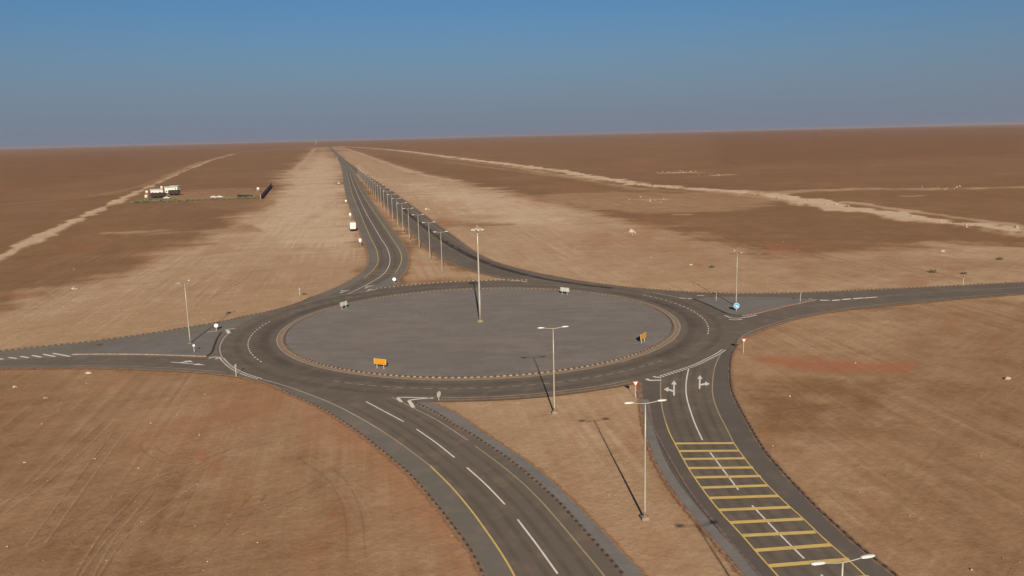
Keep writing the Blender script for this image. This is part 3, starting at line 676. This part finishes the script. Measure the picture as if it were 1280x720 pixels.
# ------------------------------------------------------------------ loose stones
M_ROCK = plain('pale_limestone', (.33, .26, .195), .9, var=.2, scale=6)
M_ROCKD = plain('brown_stone', (.17, .11, .075), .9, var=.3, scale=6)
def rock_bm(bm, x, y, z, r, mi=0):
    k = bmesh.ops.create_icosphere(bm, subdivisions=1, radius=1, matrix=Matrix.Identity(4))
    sx_, sy_, sz_ = r*rnd.uniform(.7, 1.3), r*rnd.uniform(.7, 1.3), r*rnd.uniform(.4, .8)
    for vv in k['verts']:
        q = 1+rnd.uniform(-.22, .22); vv.co = Vector((vv.co.x*sx_*q+x, vv.co.y*sy_*q+y, vv.co.z*sz_*q+z+sz_*.4))
    for f in {f for vv in k['verts'] for f in vv.link_faces}: f.material_index = mi
bm = bmesh.new()
zones = [((0, 350), (475, 719), 70), ((960, 1280), (440, 719), 40), ((560, 790), (505, 700), 30), ((60, 420), (290, 400), 130), ((700, 1280), (300, 362), 110)]
def on_road(x, y):
    def below(poly, x_): return np.interp(x_, [p[0] for p in poly], [p[1] for p in poly])
    if x < 603 and y > 440: return y < below(A_left, x)+4 if x > 272 else y < 466
    if x > 900 and y > 370: 
        if y < 565: return x < 925 or y < np.interp(x, [925, 985, 1120, 1280], [520, 405, 384, 370])
        return x < np.interp(y, [565, 602, 666, 719, 800], [962, 996, 1061, 1126, 1215])
    if 540 < x < 830 and y > 490: return not (x < np.interp(y, [500, 565, 600, 658, 719], [800, 812, 828, 872, 926])-2 and x > np.interp(y, [505, 535, 581, 635, 690], [550, 598, 666, 727, 778])+4 and y > 508)
    if x < 460 and y > 300: return y > np.interp(x, [0, 130, 240, 330, 391, 440], [436, 421, 404, 386, 366, 345])
    if x >= 700 and y < 370: return y > np.interp(x, [700, 771, 850, 1010, 1280], [343, 354, 361, 362, 349])
    return True
for (xa, xb), (ya, yb), n in zones:
    for _ in range(n):
        x, y = rnd.uniform(xa, xb), rnd.uniform(ya, yb)
        if on_road(x, y): continue
        gx, gy = G(x, y); r = .035+.11*rnd.random()**3+.0003*gy
        rock_bm(bm, gx, gy, -.14, r*.9, 0 if rnd.random() < .6 else 1)
struct(obj('scattered_stones', bm, [M_ROCK, M_ROCKD]), 'stuff')
M_RUB = plain('berm_rubble_stone', (.25, .185, .13), .95, var=.25, scale=1.5)
# rubble thrown up along the graded berms
bm = bmesh.new()
berm = smooth_line(GG([(440, 184), (500, 188), (600, 200.8), (640, 206), (700, 213.5), (760, 224.5), (800, 230.5), (850, 235.5), (930, 240), (1000, 250), (1060, 260), (1120, 269.5), (1180, 277.5), (1240, 284), (1300, 291)]), 4)
for i in range(1500):
    q = berm[int(rnd.random()*(len(berm)-1))]; a_ = rnd.gauss(0, 6.5)
    rock_bm(bm, q[0]+rnd.uniform(-6, 6), q[1]+a_, -.1, .25+.75*rnd.random()**2.5, 0)
for cx_, cy_, sp_, n_ in ((846, 215.5, 14, 60), (896, 218, 10, 20), (788, 290, 3, 7), (812, 249.5, 8, 12), (1170, 235, 12, 22)):
    gx, gy = G(cx_, cy_)
    for i in range(n_): rock_bm(bm, gx+rnd.gauss(0, sp_), gy+rnd.gauss(0, sp_*1.2), -.1, .25+.55*rnd.random()**2, 0)
struct(obj('berm_rubble', bm, [M_RUB]), 'stuff')
rocks = [((110, 466), .55, 'white rock beside the southern edge of the left side road'), ((1178, 314), .9, 'white boulder out on the plain beyond the right side road'),
         ((1259, 473), .55, 'white rock lying alone on the brown ground at the right edge'), ((863, 331), .7, 'small white rock between the mast and the right lamp post, beyond the road'),
         ((92, 361), .8, 'pale rock on the graded sand above the left side road'), ((533, 262), 1.6, 'white boulder just beyond the far right carriageway'),
         ((56, 497), .35, 'left one of the small white stones on the near left sand'), ((18, 483), .4, 'pale stone at the left edge below the side road'),
         ((30, 652 - 75), .22, 'small white stone low on the near left ground'), ((789, 290), 1.6, 'pale rock on the far sand right of the mast top')]
for px, r, lb in rocks:
    bm = bmesh.new(); rock_bm(bm, 0, 0, -.12, r*.8); rock_bm(bm, r*.8, r*.3, -.14, r*.45); o = obj('rock', bm, M_ROCK); g_ = G(*px); o.location = (g_[0], g_[1], 0); tag(o, lb, 'rock', 'pale rocks lying about the desert')
# small dark desert shrubs
M_SHR = plain('dry_shrub_leaves', (.075, .06, .035), .9, var=.4, scale=9)
def shrub(px, r, lb, mat=None):
    bm = bmesh.new()
    for _ in range(150):
        a, e_ = rnd.uniform(0, 2*PI), math.acos(rnd.random()); q = r*rnd.uniform(.35, 1)
        p = Vector((q*math.sin(e_)*math.cos(a), q*math.sin(e_)*math.sin(a), q*math.cos(e_)*.7-.05)); s_2 = r*.16
        vs = [bm.verts.new(p+Vector([rnd.uniform(-s_2, s_2) for _ in range(3)])) for _ in range(3)]; bm.faces.new(vs)
    for k in range(7):
        a = k*.9; tube(bm, [(0, 0, -.1), (r*.5*math.cos(a), r*.5*math.sin(a), r*.4)], .02, 5)
    o = obj('desert_shrub', bm, mat or M_SHR); g_ = G(*px); o.location = (g_[0], g_[1], 0); tag(o, lb, 'shrub', 'low shrubs dotted over the sand')
for a in (((286, 391), .7, 'small dark shrub on the sand above the west splitter'), ((381, 368), .8, 'dark shrub beside the far left approach kerb'), ((1166, 340), 1.3, 'dark low shrub beyond the right side road'),
          ((1205, 342), .9, 'brownish shrub right of the darkest one beyond the right road'), ((740, 535), .0, ''), ((890, 334), 1.1, 'dark flat shrub on the sand left of the right lamp post'), ((1250, 324), 1.2, 'dark shrub on the far sand near the right edge'), ((123, 432), .8, 'green weedy shrub on the tip of the west splitter island')):
    if a[1]: shrub(*a)

# ------------------------------------------------------------------ street lamps
M_GALV = plain('galvanised_steel', (.30, .265, .215), .5, .35, .08, 2)
M_HEAD = plain('lamp_head_white', (.46, .45, .42), .35, .1, .05, 2)
M_GLASS = plain('lamp_glass', (.25, .27, .28), .15, 0, .05, 2)
M_BASE = plain('lamp_footing', (.17, .125, .085), .9, 0, .1, 2)
LH = 12.4
def make_lamp(label, loc, rz, group):
    t_ = thing('street_lamp', label, 'street lamp', loc, rz, group)
    bm = bmesh.new(); box(bm, 0, 0, .06, .75, .75, .36, 0, .03); obj('footing', bm, M_BASE, t_)
    bm = bmesh.new(); box(bm, 0, 0, .255, .42, .42, .03)
    for a in range(4): tube(bm, [(.15*math.cos(a*PI/2+.78), .15*math.sin(a*PI/2+.78), .24), (.15*math.cos(a*PI/2+.78), .15*math.sin(a*PI/2+.78), .33)], .018, 6)
    obj('base_plate', bm, M_GALV, t_)
    bm = bmesh.new(); tube(bm, [(0, 0, .27), (0, 0, 1.6), (0, 0, 4), (0, 0, 8), (0, 0, LH)], [.125, .12, .105, .085, .06], 12); p = obj('pole', bm, M_GALV, t_, True)
    bm = bmesh.new(); box(bm, 0, -.118, 1.0, .12, .03, .5, 0, .01); obj('access_door', bm, M_GALV, p)
    bm = bmesh.new(); tube(bm, [(x, 0, LH-.06+.17*(abs(x)/1.4)**1.6) for x in np.linspace(-1.35, 1.35, 13)], .04, 8); obj('arm', bm, M_GALV, t_, True)
    for s in (-1, 1):
        bm = bmesh.new(); n = 9; rings = []
        for i in range(n):
            q = i/(n-1); x = 1.25+q*.95; wd = .17*math.sin(PI*(.12+.80*q))**.6+.02; hh_ = .11*math.sin(PI*(.15+.75*q))**.7+.02; zz = LH+.10+.03*q
            rings.append([bm.verts.new((s*x, wd*math.cos(a), zz+(hh_ if math.sin(a) > 0 else .05)*math.sin(a))) for a in [2*PI*k/12 for k in range(12)]])
        for i in range(n-1):
            for k in range(12): bm.faces.new((rings[i][k], rings[i][(k+1) % 12], rings[i+1][(k+1) % 12], rings[i+1][k]))
        bm.faces.new(rings[0]); bm.faces.new(rings[-1][::-1]); bmesh.ops.recalc_face_normals(bm, faces=bm.faces[:])
        hd = obj('lamp_head', bm, M_HEAD, t_, True)
        bm = bmesh.new(); box(bm, s*1.8, 0, LH+.06, .5, .2, .03, 0, .01); obj('lens', bm, M_GLASS, hd)
    return t_
near = 'double-armed street lamps along the near median'
lamp0 = make_lamp('tall double-armed street lamp on the near median sand, in front of the grey island', G(693, 516), .12, near)
dup(lamp0, G(806, 648), .16, 'double-armed street lamp between the two near roads, its shadow crossing the sand')
dup(lamp0, (20.2, 47.6), .2, 'street lamp cut off by the bottom edge, heads over the yellow bars')
lw = dup(lamp0, G(238, 430), 1.35, 'slim street lamp standing on the left splitter island'); lw['group'] = 'street lamps on the side road splitters'
le = dup(lamp0, G(920, 383.5), 1.75, 'slim street lamp behind the blue sign on the right splitter island'); le['group'] = 'street lamps on the side road splitters'
ordn = ['nearest', 'second', 'third', 'fourth', 'fifth', 'sixth', 'seventh', 'eighth', 'ninth', 'tenth', 'eleventh', 'twelfth', 'thirteenth', 'fourteenth', 'fifteenth', 'sixteenth', 'seventeenth', 'eighteenth', 'nineteenth', 'twentieth', 'twenty-first', 'twenty-second', 'twenty-third', 'twenty-fourth']
med = np.array([G(553, 343.5), G(539, 327.5), G(524, 312), G(511, 300), G(499, 284.5), G(489, 273), G(478.5, 261), G(470, 250), G(463, 241), G(456, 232), G(450, 224), G(445, 217.5), G(441, 212)])
MA = resample(med, 4.0); s_ = 0; k_ = 0; dd = length(MA)
tot = np.r_[0, np.cumsum(np.linalg.norm(np.diff(MA, axis=0), axis=1))]
while s_ < dd and k_ < 24:
    p = (float(np.interp(s_, tot, MA[:, 0])), float(np.interp(s_, tot, MA[:, 1])))
    q = (float(np.interp(s_+5, tot, MA[:, 0])), float(np.interp(s_+5, tot, MA[:, 1])))
    rz = math.atan2(q[1]-p[1], q[0]-p[0])-PI/2 if s_+5 < dd else .2
    o = dup(lamp0, p, rz+.05, '%s street lamp counted from the roundabout in the far median row' % ordn[k_]); o['group'] = 'street lamps in a row along the far median'
    s_ += 28.5 if k_ < 10 else 30; k_ += 1

# high mast in the middle of the island
t_ = thing('high_mast', 'tall tapered floodlight mast in the middle of the paved roundabout', 'light mast', (CX, CY+1.0, .165))
bm = bmesh.new(); tube(bm, [(0, 0, 0), (0, 0, .35)], .75, 16); obj('footing', bm, M_BASE, t_)
bm = bmesh.new(); tube(bm, [(0, 0, .35), (0, 0, .42)], .48, 16); obj('base_plate', bm, M_GALV, t_)
bm = bmesh.new(); tube(bm, [(0, 0, .4), (0, 0, 4), (0, 0, 10), (0, 0, 16), (0, 0, 20.4)], [.27, .25, .20, .15, .12], 16); obj('pole', bm, M_GALV, t_, True)
bm = bmesh.new(); tube(bm, [(1.0*math.cos(a), 1.0*math.sin(a), 19.9) for a in np.linspace(0, 2*PI, 25)], .045, 6, False)
for k in range(4): tube(bm, [(.1*math.cos(k*PI/2), .1*math.sin(k*PI/2), 20.1), (1.0*math.cos(k*PI/2), 1.0*math.sin(k*PI/2), 19.9)], .03, 6)
obj('head_frame', bm, M_GALV, t_)
bm = bmesh.new(); tube(bm, [(0, 0, 20.35), (0, 0, 20.6)], [.28, .08], 12); obj('cap', bm, M_GALV, t_)
for k in range(8):
    a = k*PI/4+.2; M_ = Matrix.Translation((1.15*math.cos(a), 1.15*math.sin(a), 19.72)) @ Matrix.Rotation(a, 4, 'Z') @ Matrix.Rotation(.5, 4, 'Y')
    bm = bmesh.new(); box(bm, 0, 0, 0, .34, .46, .2, 0, .03, M_); fl = obj('floodlight', bm, M_HEAD, t_)
    bm = bmesh.new(); box(bm, .03, 0, -.11, .26, .38, .02, 0, 0, M_); obj('lens', bm, M_GLASS, fl)

# ------------------------------------------------------------------ signs
M_AMB = plain('amber_sign_face', (.40, .165, .005), .45, 0, .06, 1.5); M_ORG = plain('amber_border', (.42, .24, .045), .45, 0, .05, 1.5)
M_BACK = plain('pale_sign_back', (.34, .36, .31), .55, .1, .08, 1.5); M_POST = plain('sign_post_white', (.42, .38, .33), .6, 0, .08, 2)
M_RED2 = plain('sign_red', (.55, .03, .025), .5); M_WS = plain('sign_white', (.56, .52, .48), .5, 0, .04); M_BLUE = plain('sign_blue', (.03, .20, .42), .45)
M_DK = plain('dark_rubber', (.02, .02, .02), .8)
def board(px, label, wd=2.5, hh_=1.0):
    x, y = G(*px); a = math.atan2(y-CY, x-CX)
    t_ = thing('chevron_board', label, 'sign board', (x, y, .165), a+PI/2, 'sign boards round the edge of the island')
    # local -Y looks outwards from the island
    bm = bmesh.new(); box(bm, 0, 0, .75+hh_/2, wd, .05, hh_, 0, .01); p = obj('panel', bm, M_BACK, t_)
    bm = bmesh.new(); box(bm, 0, -.032, .75+hh_/2, wd*.84, .01, hh_*.97); obj('sign_face', bm, M_AMB, p)
    for s in (-1, 1):
        bm = bmesh.new(); box(bm, s*wd*.457, -.032, .75+hh_/2, wd*.07, .012, hh_*.97); obj('border_strip', bm, M_ORG, p)
        bm = bmesh.new(); tube(bm, [(s*wd*.28, .06, 0), (s*wd*.28, .06, .75+hh_*.9)], .045, 8); obj('post', bm, M_POST, t_)
    for zz in (.95, 1.5):
        bm = bmesh.new(); box(bm, 0, .045, zz, wd*.95, .03, .05); obj('rail', bm, M_GALV, t_)
board((475.5, 462), 'amber sign board on two posts at the near left rim of the island')
board((804, 429), 'orange sign board turned half away near the right rim of the island')
board((706, 369), 'pale back of a sign board at the far rim right of the mast')
board((430, 387), 'pale sign board back beside the far left entry, left of the mast')

def tri_bm(s, th_, y0, cz, inv=True):
    bm = bmesh.new(); pts = [(-s/2, s*.433), (s/2, s*.433), (0, -s*.433)]
    A_ = [bm.verts.new((p[0], y0, cz+p[1])) for p in pts]; B_ = [bm.verts.new((p[0], y0+th_, cz+p[1])) for p in pts]
    bm.faces.new(A_); bm.faces.new(B_[::-1])
    for i in range(3): bm.faces.new((A_[i], B_[i], B_[(i+1) % 3], A_[(i+1) % 3]))
    bmesh.ops.recalc_face_normals(bm, faces=bm.faces[:]); return bm
def give_way(px, label, rz=0, h=2.15):
    t_ = thing('give_way_sign', label, 'give way sign', G(*px), rz, 'give way signs facing the near right road')
    bm = bmesh.new(); tube(bm, [(0, .05, -.1), (0, .05, h+.3)], .035, 8); obj('post', bm, M_POST, t_)
    p = obj('sign_plate', tri_bm(.92, .02, -.01, h), M_RED2, t_)
    obj('sign_face', tri_bm(.60, .006, -.02, h+.02), M_WS, p)
give_way((794.5, 497), 'red and white give way sign on the sand left of the lane arrows', .1)
give_way((929.5, 440.5), 'give way sign outside the right kerb of the near right road', .15)
def disc_sign(px, label, r, h, rz, face, name='round_sign', cat='round sign', post_h=None, z=0):
    x, y = G(*px); t_ = thing(name, label, cat, (x, y, z), rz, 'small round signs at the island noses')
    bm = bmesh.new(); tube(bm, [(0, .05, -.05), (0, .05, h+.2)], .04, 8); obj('post', bm, M_POST, t_)
    bm = bmesh.new(); tube(bm, [(0, 0, h), (0, .02, h)], r, 24); p = obj('sign_plate', bm, M_BACK if face is not M_BLUE else M_WS, t_)
    bm = bmesh.new(); tube(bm, [(0, -.012, h), (0, -.004, h)], r*.9, 24); f = obj('sign_face', bm, face, p)
    if face is M_BLUE:
        bm = bmesh.new(); M_ = Matrix.Translation((0, -.02, h)) @ Matrix.Rotation(-.78, 4, 'Y')
        box(bm, 0, 0, r*.1, r*.16, .006, r*.8, 0, 0, M_)
        bm2 = [M_ @ Vector(q) for q in ((-r*.32, 0, -r*.2), (r*.32, 0, -r*.2), (0, 0, -r*.68))]; bm.faces.new([bm.verts.new(q) for q in bm2])
        obj('arrow', bm, M_WS, f)
disc_sign((920.5, 389.5), 'round blue keep-right sign at the nose of the right splitter', .62, 1.15, .0, M_BLUE, 'keep_right_sign', 'keep right sign', z=.14)
disc_sign((549, 501), 'small white sign at the tip of the near median, seen at an angle', .5, 1.0, 1.05, M_BACK)
disc_sign((270.6, 413.5), 'white round sign back at the head of the left splitter', .42, 1.0, .3, M_WS, z=.14)
disc_sign((493, 354), 'white round sign between the far left lanes and the sand', .5, 1.1, 0, M_WS)
def plate_sign(px, label, h, rz, wd=.6, hh_=.6, z=0):
    x, y = G(*px); t_ = thing('road_sign', label, 'road sign', (x, y, z), rz, 'small road signs on posts')
    bm = bmesh.new(); tube(bm, [(0, .045, -.05), (0, .045, h+hh_/2)], .045, 8); obj('post', bm, M_POST, t_)
    bm = bmesh.new(); box(bm, 0, 0, h, wd, .03, hh_, 0, .01); p = obj('sign_plate', bm, M_BACK, t_)
    bm = bmesh.new(); box(bm, 0, -.018, h, wd*.9, .004, hh_*.9); obj('sign_face', bm, M_WS, p)
plate_sign((295.6, 471), 'edge-on sign post beside the left give way line', 1.9, 1.35)
plate_sign((243, 441), 'short post with a small white sign beside the left lamp', 1.3, .3, .4, .35, .14)
plate_sign((895.5, 376), 'thin edge-on sign post on the right splitter, left of the lamp', 1.6, 1.5, .6, .6, .14)
plate_sign((1000.5, 377.5), 'pale sign post at the far tip of the right splitter', 1.8, 1.1)
plate_sign((1204, 357), 'faint sign post on the far side of the right side road', 2.2, 1.2)
plate_sign((375, 370), 'pale sign post on the sand beside the far left entry', 1.8, 1.3)
plate_sign((450.5, 307), 'white sign plate beside the far left road, nearer than the truck', 2.0, .1, .9, 1.2)
plate_sign((438, 273.5), 'white marker sign beside the far left road, just beyond the truck', 2.3, .1, .9, 1.2)
plate_sign((432.5, 255), 'small white sign beside the far left road, well beyond the truck', 2.0, .1, .9, 1.0)

# ------------------------------------------------------------------ vehicles
M_CAR = plain('white_vehicle_paint', (.44, .41, .39), .35, 0, .03); M_WIN = plain('dark_window_glass', (.03, .035, .04), .1)
M_LAMP = plain('tail_lamp_red', (.4, .02, .02), .3)
def wheels(t_, xs, ys, r=.48, wd=.28):
    for y in ys:
        for s in (-1, 1):
            bm = bmesh.new(); tube(bm, [(s*xs-s*wd/2, y, r), (s*xs+s*wd/2, y, r)], r, 16); w_ = obj('wheel', bm, M_DK, t_)
            bm = bmesh.new(); tube(bm, [(s*xs+s*wd/2, y, r), (s*xs+s*(wd/2+.02), y, r)], r*.55, 12); obj('rim', bm, M_GALV, w_)
def box_truck(px, rz, label, sc_=1):
    t_ = thing('box_truck', label, 'truck', G(*px), rz)
    bm = bmesh.new(); box(bm, 0, 3.2, 2.35, 2.5, 6.6, 2.8, 0, .05); cb = obj('cargo_box', bm, M_CAR, t_)
    bm = bmesh.new(); box(bm, 0, -.115, 2.35, .03, .02, 2.6); box(bm, .3, -.12, 1.8, .04, .03, 1.5); box(bm, -.3, -.12, 1.8, .04, .03, 1.5); obj('rear_door_bars', bm, M_GALV, cb)
    bm = bmesh.new(); box(bm, 0, 7.6, 1.75, 2.2, 1.9, 1.9, 0, .15); c_ = obj('cab', bm, M_CAR, t_)
    bm = bmesh.new(); box(bm, 0, 8.56, 2.1, 1.9, .04, .75); obj('windscreen', bm, M_WIN, c_)
    bm = bmesh.new(); box(bm, 0, 4, .8, 1.1, 8.4, .28); obj('chassis', bm, M_DK, t_)
    bm = bmesh.new(); box(bm, 0, -.12, .62, 2.3, .1, .18); obj('bumper', bm, M_DK, t_)
    for s in (-1, 1): bm = bmesh.new(); box(bm, s*1.0, -.18, .82, .24, .04, .14); obj('tail_lamp', bm, M_LAMP, t_)
    wheels(t_, 1.0, (1.4, 2.5, 7.4))
box_truck((441.5, 289), .28, 'white box truck parked on the sand beside the far left road')
def pickup(px, rz, label):
    t_ = thing('pickup', label, 'pickup', G(*px), rz, 'white vehicles parked off the road')
    bm = bmesh.new(); box(bm, 0, 0, .85, 1.85, 5.2, .65, 0, .12); bd = obj('body', bm, M_CAR, t_)
    bm = bmesh.new(); box(bm, 0, .3, 1.45, 1.65, 2.0, .65, 0, .2); c_ = obj('cab', bm, M_CAR, t_)
    bm = bmesh.new(); box(bm, 0, -.72, 1.5, 1.4, .04, .35); box(bm, 0, 1.32, 1.5, 1.4, .04, .35); box(bm, .83, .3, 1.5, .03, 1.4, .33); box(bm, -.83, .3, 1.5, .03, 1.4, .33); obj('window', bm, M_WIN, c_)
    bm = bmesh.new(); box(bm, 0, -1.7, 1.15, 1.5, 1.5, .08); obj('load_bed', bm, M_DK, t_)
    wheels(t_, .82, (-1.6, 1.6), .38, .24)
pickup((423.5, 230), .2, 'white pickup parked left of the far road where the roads join')
pickup((421.5, 197), .1, 'tiny white pickup beside the road near the horizon')

# ------------------------------------------------------------------ compound on the left
M_WALL = plain('white_render', (.42, .39, .35), .8, 0, .1, .5); M_TENT_SHADE = plain('dark_cloth_painted_shade', (.016, .011, .010), .9); M_ROOF = plain('pale_green_sheet_roof', (.50, .55, .50), .5, .2, .08, .5)  # cloth near-black also paints the shade of open shelter fronts and the low wall
M_TANK = plain('cream_tank', (.48, .37, .30), .5); M_BLOCK = plain('brown_block_wall', (.30, .19, .13), .9, 0, .2, .3)
def cabin(px, label, wd, dp, h, rz, tent=False):
    t_ = thing('site_cabin', label, 'cabin', G(*px), rz, 'white cabins in the roadside compound')
    bm = bmesh.new(); box(bm, 0, 0, h/2, wd, dp, h, 0, .04); wl = obj('wall', bm, M_WALL, t_)
    bm = bmesh.new(); vs = [(-wd/2-.3, -dp/2-.4, h+.02), (wd/2+.3, -dp/2-.4, h+.02), (wd/2+.3, dp/2+.4, h+.02), (-wd/2-.3, dp/2+.4, h+.02), (-wd/2-.3, 0, h+.8), (wd/2+.3, 0, h+.8)]
    v_ = [bm.verts.new(q) for q in vs]
    for f in ((0, 1, 5, 4), (2, 3, 4, 5), (0, 4, 3), (1, 2, 5), (0, 3, 2, 1)): bm.faces.new([v_[i] for i in f])
    obj('roof', bm, M_ROOF, t_)
    bm = bmesh.new(); box(bm, -wd*.1, -dp/2-.03, 1.05, 1.0, .06, 2.1); obj('door', bm, M_BLOCK, wl)
    for s in (-.35, .25): bm = bmesh.new(); box(bm, wd*s, -dp/2-.03, 1.6, 1.2, .06, .9); obj('window', bm, M_WIN, wl)
cabin((213, 241), 'largest white cabin with pale roof in the left compound', 8, 7, 4.4, .35)
cabin((219, 237.8), 'white cabin at the right end of the left compound', 7, 6, 3.2, -.1)
cabin((196, 243), 'low long white cabin behind the dark shade shelter', 9, 7, 3.6, .45)
def shelter(px, label, wd, dp, h, rz):
    t_ = thing('shade_shelter', label, 'shelter', G(*px), rz, 'dark shade shelters in the compound')
    for sx_ in (-1, 0, 1):
        for sy_ in (-1, 1): bm = bmesh.new(); tube(bm, [(sx_*wd*.47, sy_*dp*.45, 0), (sx_*wd*.47, sy_*dp*.45, h)], .08, 6); obj('post', bm, M_GALV, t_)
    bm = bmesh.new(); box(bm, 0, 0, h+.1, wd, dp, .15); obj('canopy', bm, M_TENT_SHADE, t_)
    bm = bmesh.new(); box(bm, 0, dp*.45, h/2, wd, .1, h-.1); obj('back_sheet', bm, M_TENT_SHADE, t_)
    bm = bmesh.new(); box(bm, 0, -dp*.47, h*.62, wd, .08, h*.7); obj('painted_shade_front', bm, M_TENT_SHADE, t_)  # dark sheet standing in for the shade inside the open front
shelter((197.5, 247), 'long dark shade shelter in front of the low cabin', 11, 6, 3.3, .5)
shelter((218, 244), 'dark shade shelter at the right of the compound', 8, 5, 3.8, .25)
def tank(px, label):
    t_ = thing('water_tank', label, 'water tank', G(*px), 0, 'cream water tanks at the compound')
    bm = bmesh.new()
    for sx_ in (-1, 1):
        for sy_ in (-1, 1): tube(bm, [(sx_*.9, sy_*.9, 0), (sx_*.9, sy_*.9, 1.6)], .08, 6)
    box(bm, 0, 0, 1.65, 2.3, 2.3, .12); obj('stand', bm, M_GALV, t_)
    bm = bmesh.new(); tube(bm, [(0, 0, 1.7), (0, 0, 3.4), (0, 0, 3.7), (0, 0, 3.8)], [1.15, 1.15, .7, .3], 18); obj('tank_body', bm, M_TANK, t_, True)
tank((184, 244), 'cream water tank left of the compound, the farther of the pair'); tank((183.3, 250), 'cream water tank left of the compound, the nearer of the pair'); tank((202.5, 238), 'cream water tank standing behind the cabins')
pickup((209, 248.6), 1.4, 'white pickup parked in front of the compound cabins'); 
M_LEAF = plain('irrigated_green_leaves', (.105, .105, .055), .9, 0, .4, .4)
def hedge(x0, y0, x1, y1, wd, h, n, label):
    a, b_ = np.array(G(x0, y0)), np.array(G(x1, y1)); bm = bmesh.new(); d = (b_-a)/np.linalg.norm(b_-a); nn = np.array([-d[1], d[0]])
    for _ in range(n):
        p = a+(b_-a)*rnd.random()+nn*rnd.gauss(0, wd*.3); hh_ = h*rnd.random()*(.5+.5*rnd.random()); s_2 = .55
        c_ = Vector((p[0], p[1], hh_)); bm.faces.new([bm.verts.new(c_+Vector([rnd.uniform(-s_2, s_2) for _ in range(3)])) for _ in range(3)])
    o = obj('hedge', bm, M_LEAF); tag(o, label, 'hedge', 'green hedges along the compound')
hedge(166, 253.2, 236, 250.7, 8, 1.2, 2600, 'left part of the low green hedge in front of the compound')
hedge(238, 250.6, 292, 248.8, 6, 1.0, 1500, 'middle stretch of low green hedge right of the cabins')
hedge(294, 248.6, 325, 247, 5, 1.1, 1100, 'right end of the green hedge by the brown wall')
def wall(a, b_, h, th_, label, mat):
    A_, B_ = Vector((*G(*a), 0)), Vector((*G(*b_), 0)); d = B_-A_; t_ = thing('boundary_wall', label, 'wall', A_, math.atan2(d.y, d.x), 'walls of the compound')
    bm = bmesh.new(); box(bm, d.length/2, 0, h/2-.1, d.length, th_, h+.2); w_ = obj('wall_panel', bm, mat, t_)
    bm = bmesh.new(); box(bm, d.length/2, 0, h+.06, d.length+.1, th_+.12, .1); obj('coping', bm, mat, t_)
wall((326, 249), (339.5, 232.5), 3.2, .3, 'dark brown wall running away at the right of the compound', M_BLOCK)
wall((297, 246), (316, 246.8), 1.5, .3, 'low dark wall behind the right end of the hedge', M_TENT_SHADE)  # its shaded face is put into the near-black colour
tank((323, 240), 'cream water tank beside the brown wall')
for i, (x, lb) in enumerate(((258, 'dark parked car at the left of the row beyond the hedge'), )):
    pass
pickup((268, 247.6), 1.45, 'white pickup beyond the middle hedge, left of the pair'); pickup((275, 247.4), 1.5, 'white pickup beyond the middle hedge, right of the pair')
# lattice mast on the horizon
def lattice(px, h, label, k=1.0, mt=None):
    t_ = thing('radio_mast', label, 'radio mast', G(*px), .4, 'far masts on the horizon')
    bm = bmesh.new(); legs = [(math.cos(a)*k, math.sin(a)*k) for a in (0, 2.09, 4.19)]
    for x, y in legs: tube(bm, [(x*2, y*2, 0), (x*.5, y*.5, h)], .16*k, 5)
    n = int(h/5)
    for i in range(n):
        s0, s1 = 2-1.5*i/n, 2-1.5*(i+1)/n
        for j in range(3):
            (xa, ya), (xb, yb) = legs[j], legs[(j+1) % 3]
            tube(bm, [(xa*s0, ya*s0, h*i/n), (xb*s1, yb*s1, h*(i+1)/n)], .08*k, 4)
    obj('lattice_tower', bm, mt or M_HEAD, t_)
    bm = bmesh.new(); box(bm, 0, 0, h*.9, 2.4*k, 2.4*k, h*.06, 0, .2); obj('antenna_panels', bm, mt or M_HEAD, t_)
lattice((395, 181.5), 46, 'pale lattice radio mast on the horizon left of the road', 1.6)
lattice((1020, 171), 16, 'dark little mast on the plain near the right horizon', 1.5, M_DK)

# ------------------------------------------------------------------ dusty air
bm = bmesh.new(); box(bm, 0, 0, 0, 1, 1, 1)
M_HZ = bpy.data.materials.new('dusty_air'); M_HZ.use_nodes = True; t = M_HZ.node_tree; t.nodes.clear()
pv = t.nodes.new('ShaderNodeVolumePrincipled'); pv.inputs['Density'].default_value = 3.0e-5; pv.inputs['Color'].default_value = (.62, .53, .55, 1); pv.inputs['Anisotropy'].default_value = .2
mo = t.nodes.new('ShaderNodeOutputMaterial'); t.links.new(pv.outputs[0], mo.inputs['Volume'])
hz = obj('haze', bm, M_HZ); hz.scale = (88000, 88000, 72); hz.location = (0, 0, 30); struct(hz, 'stuff')
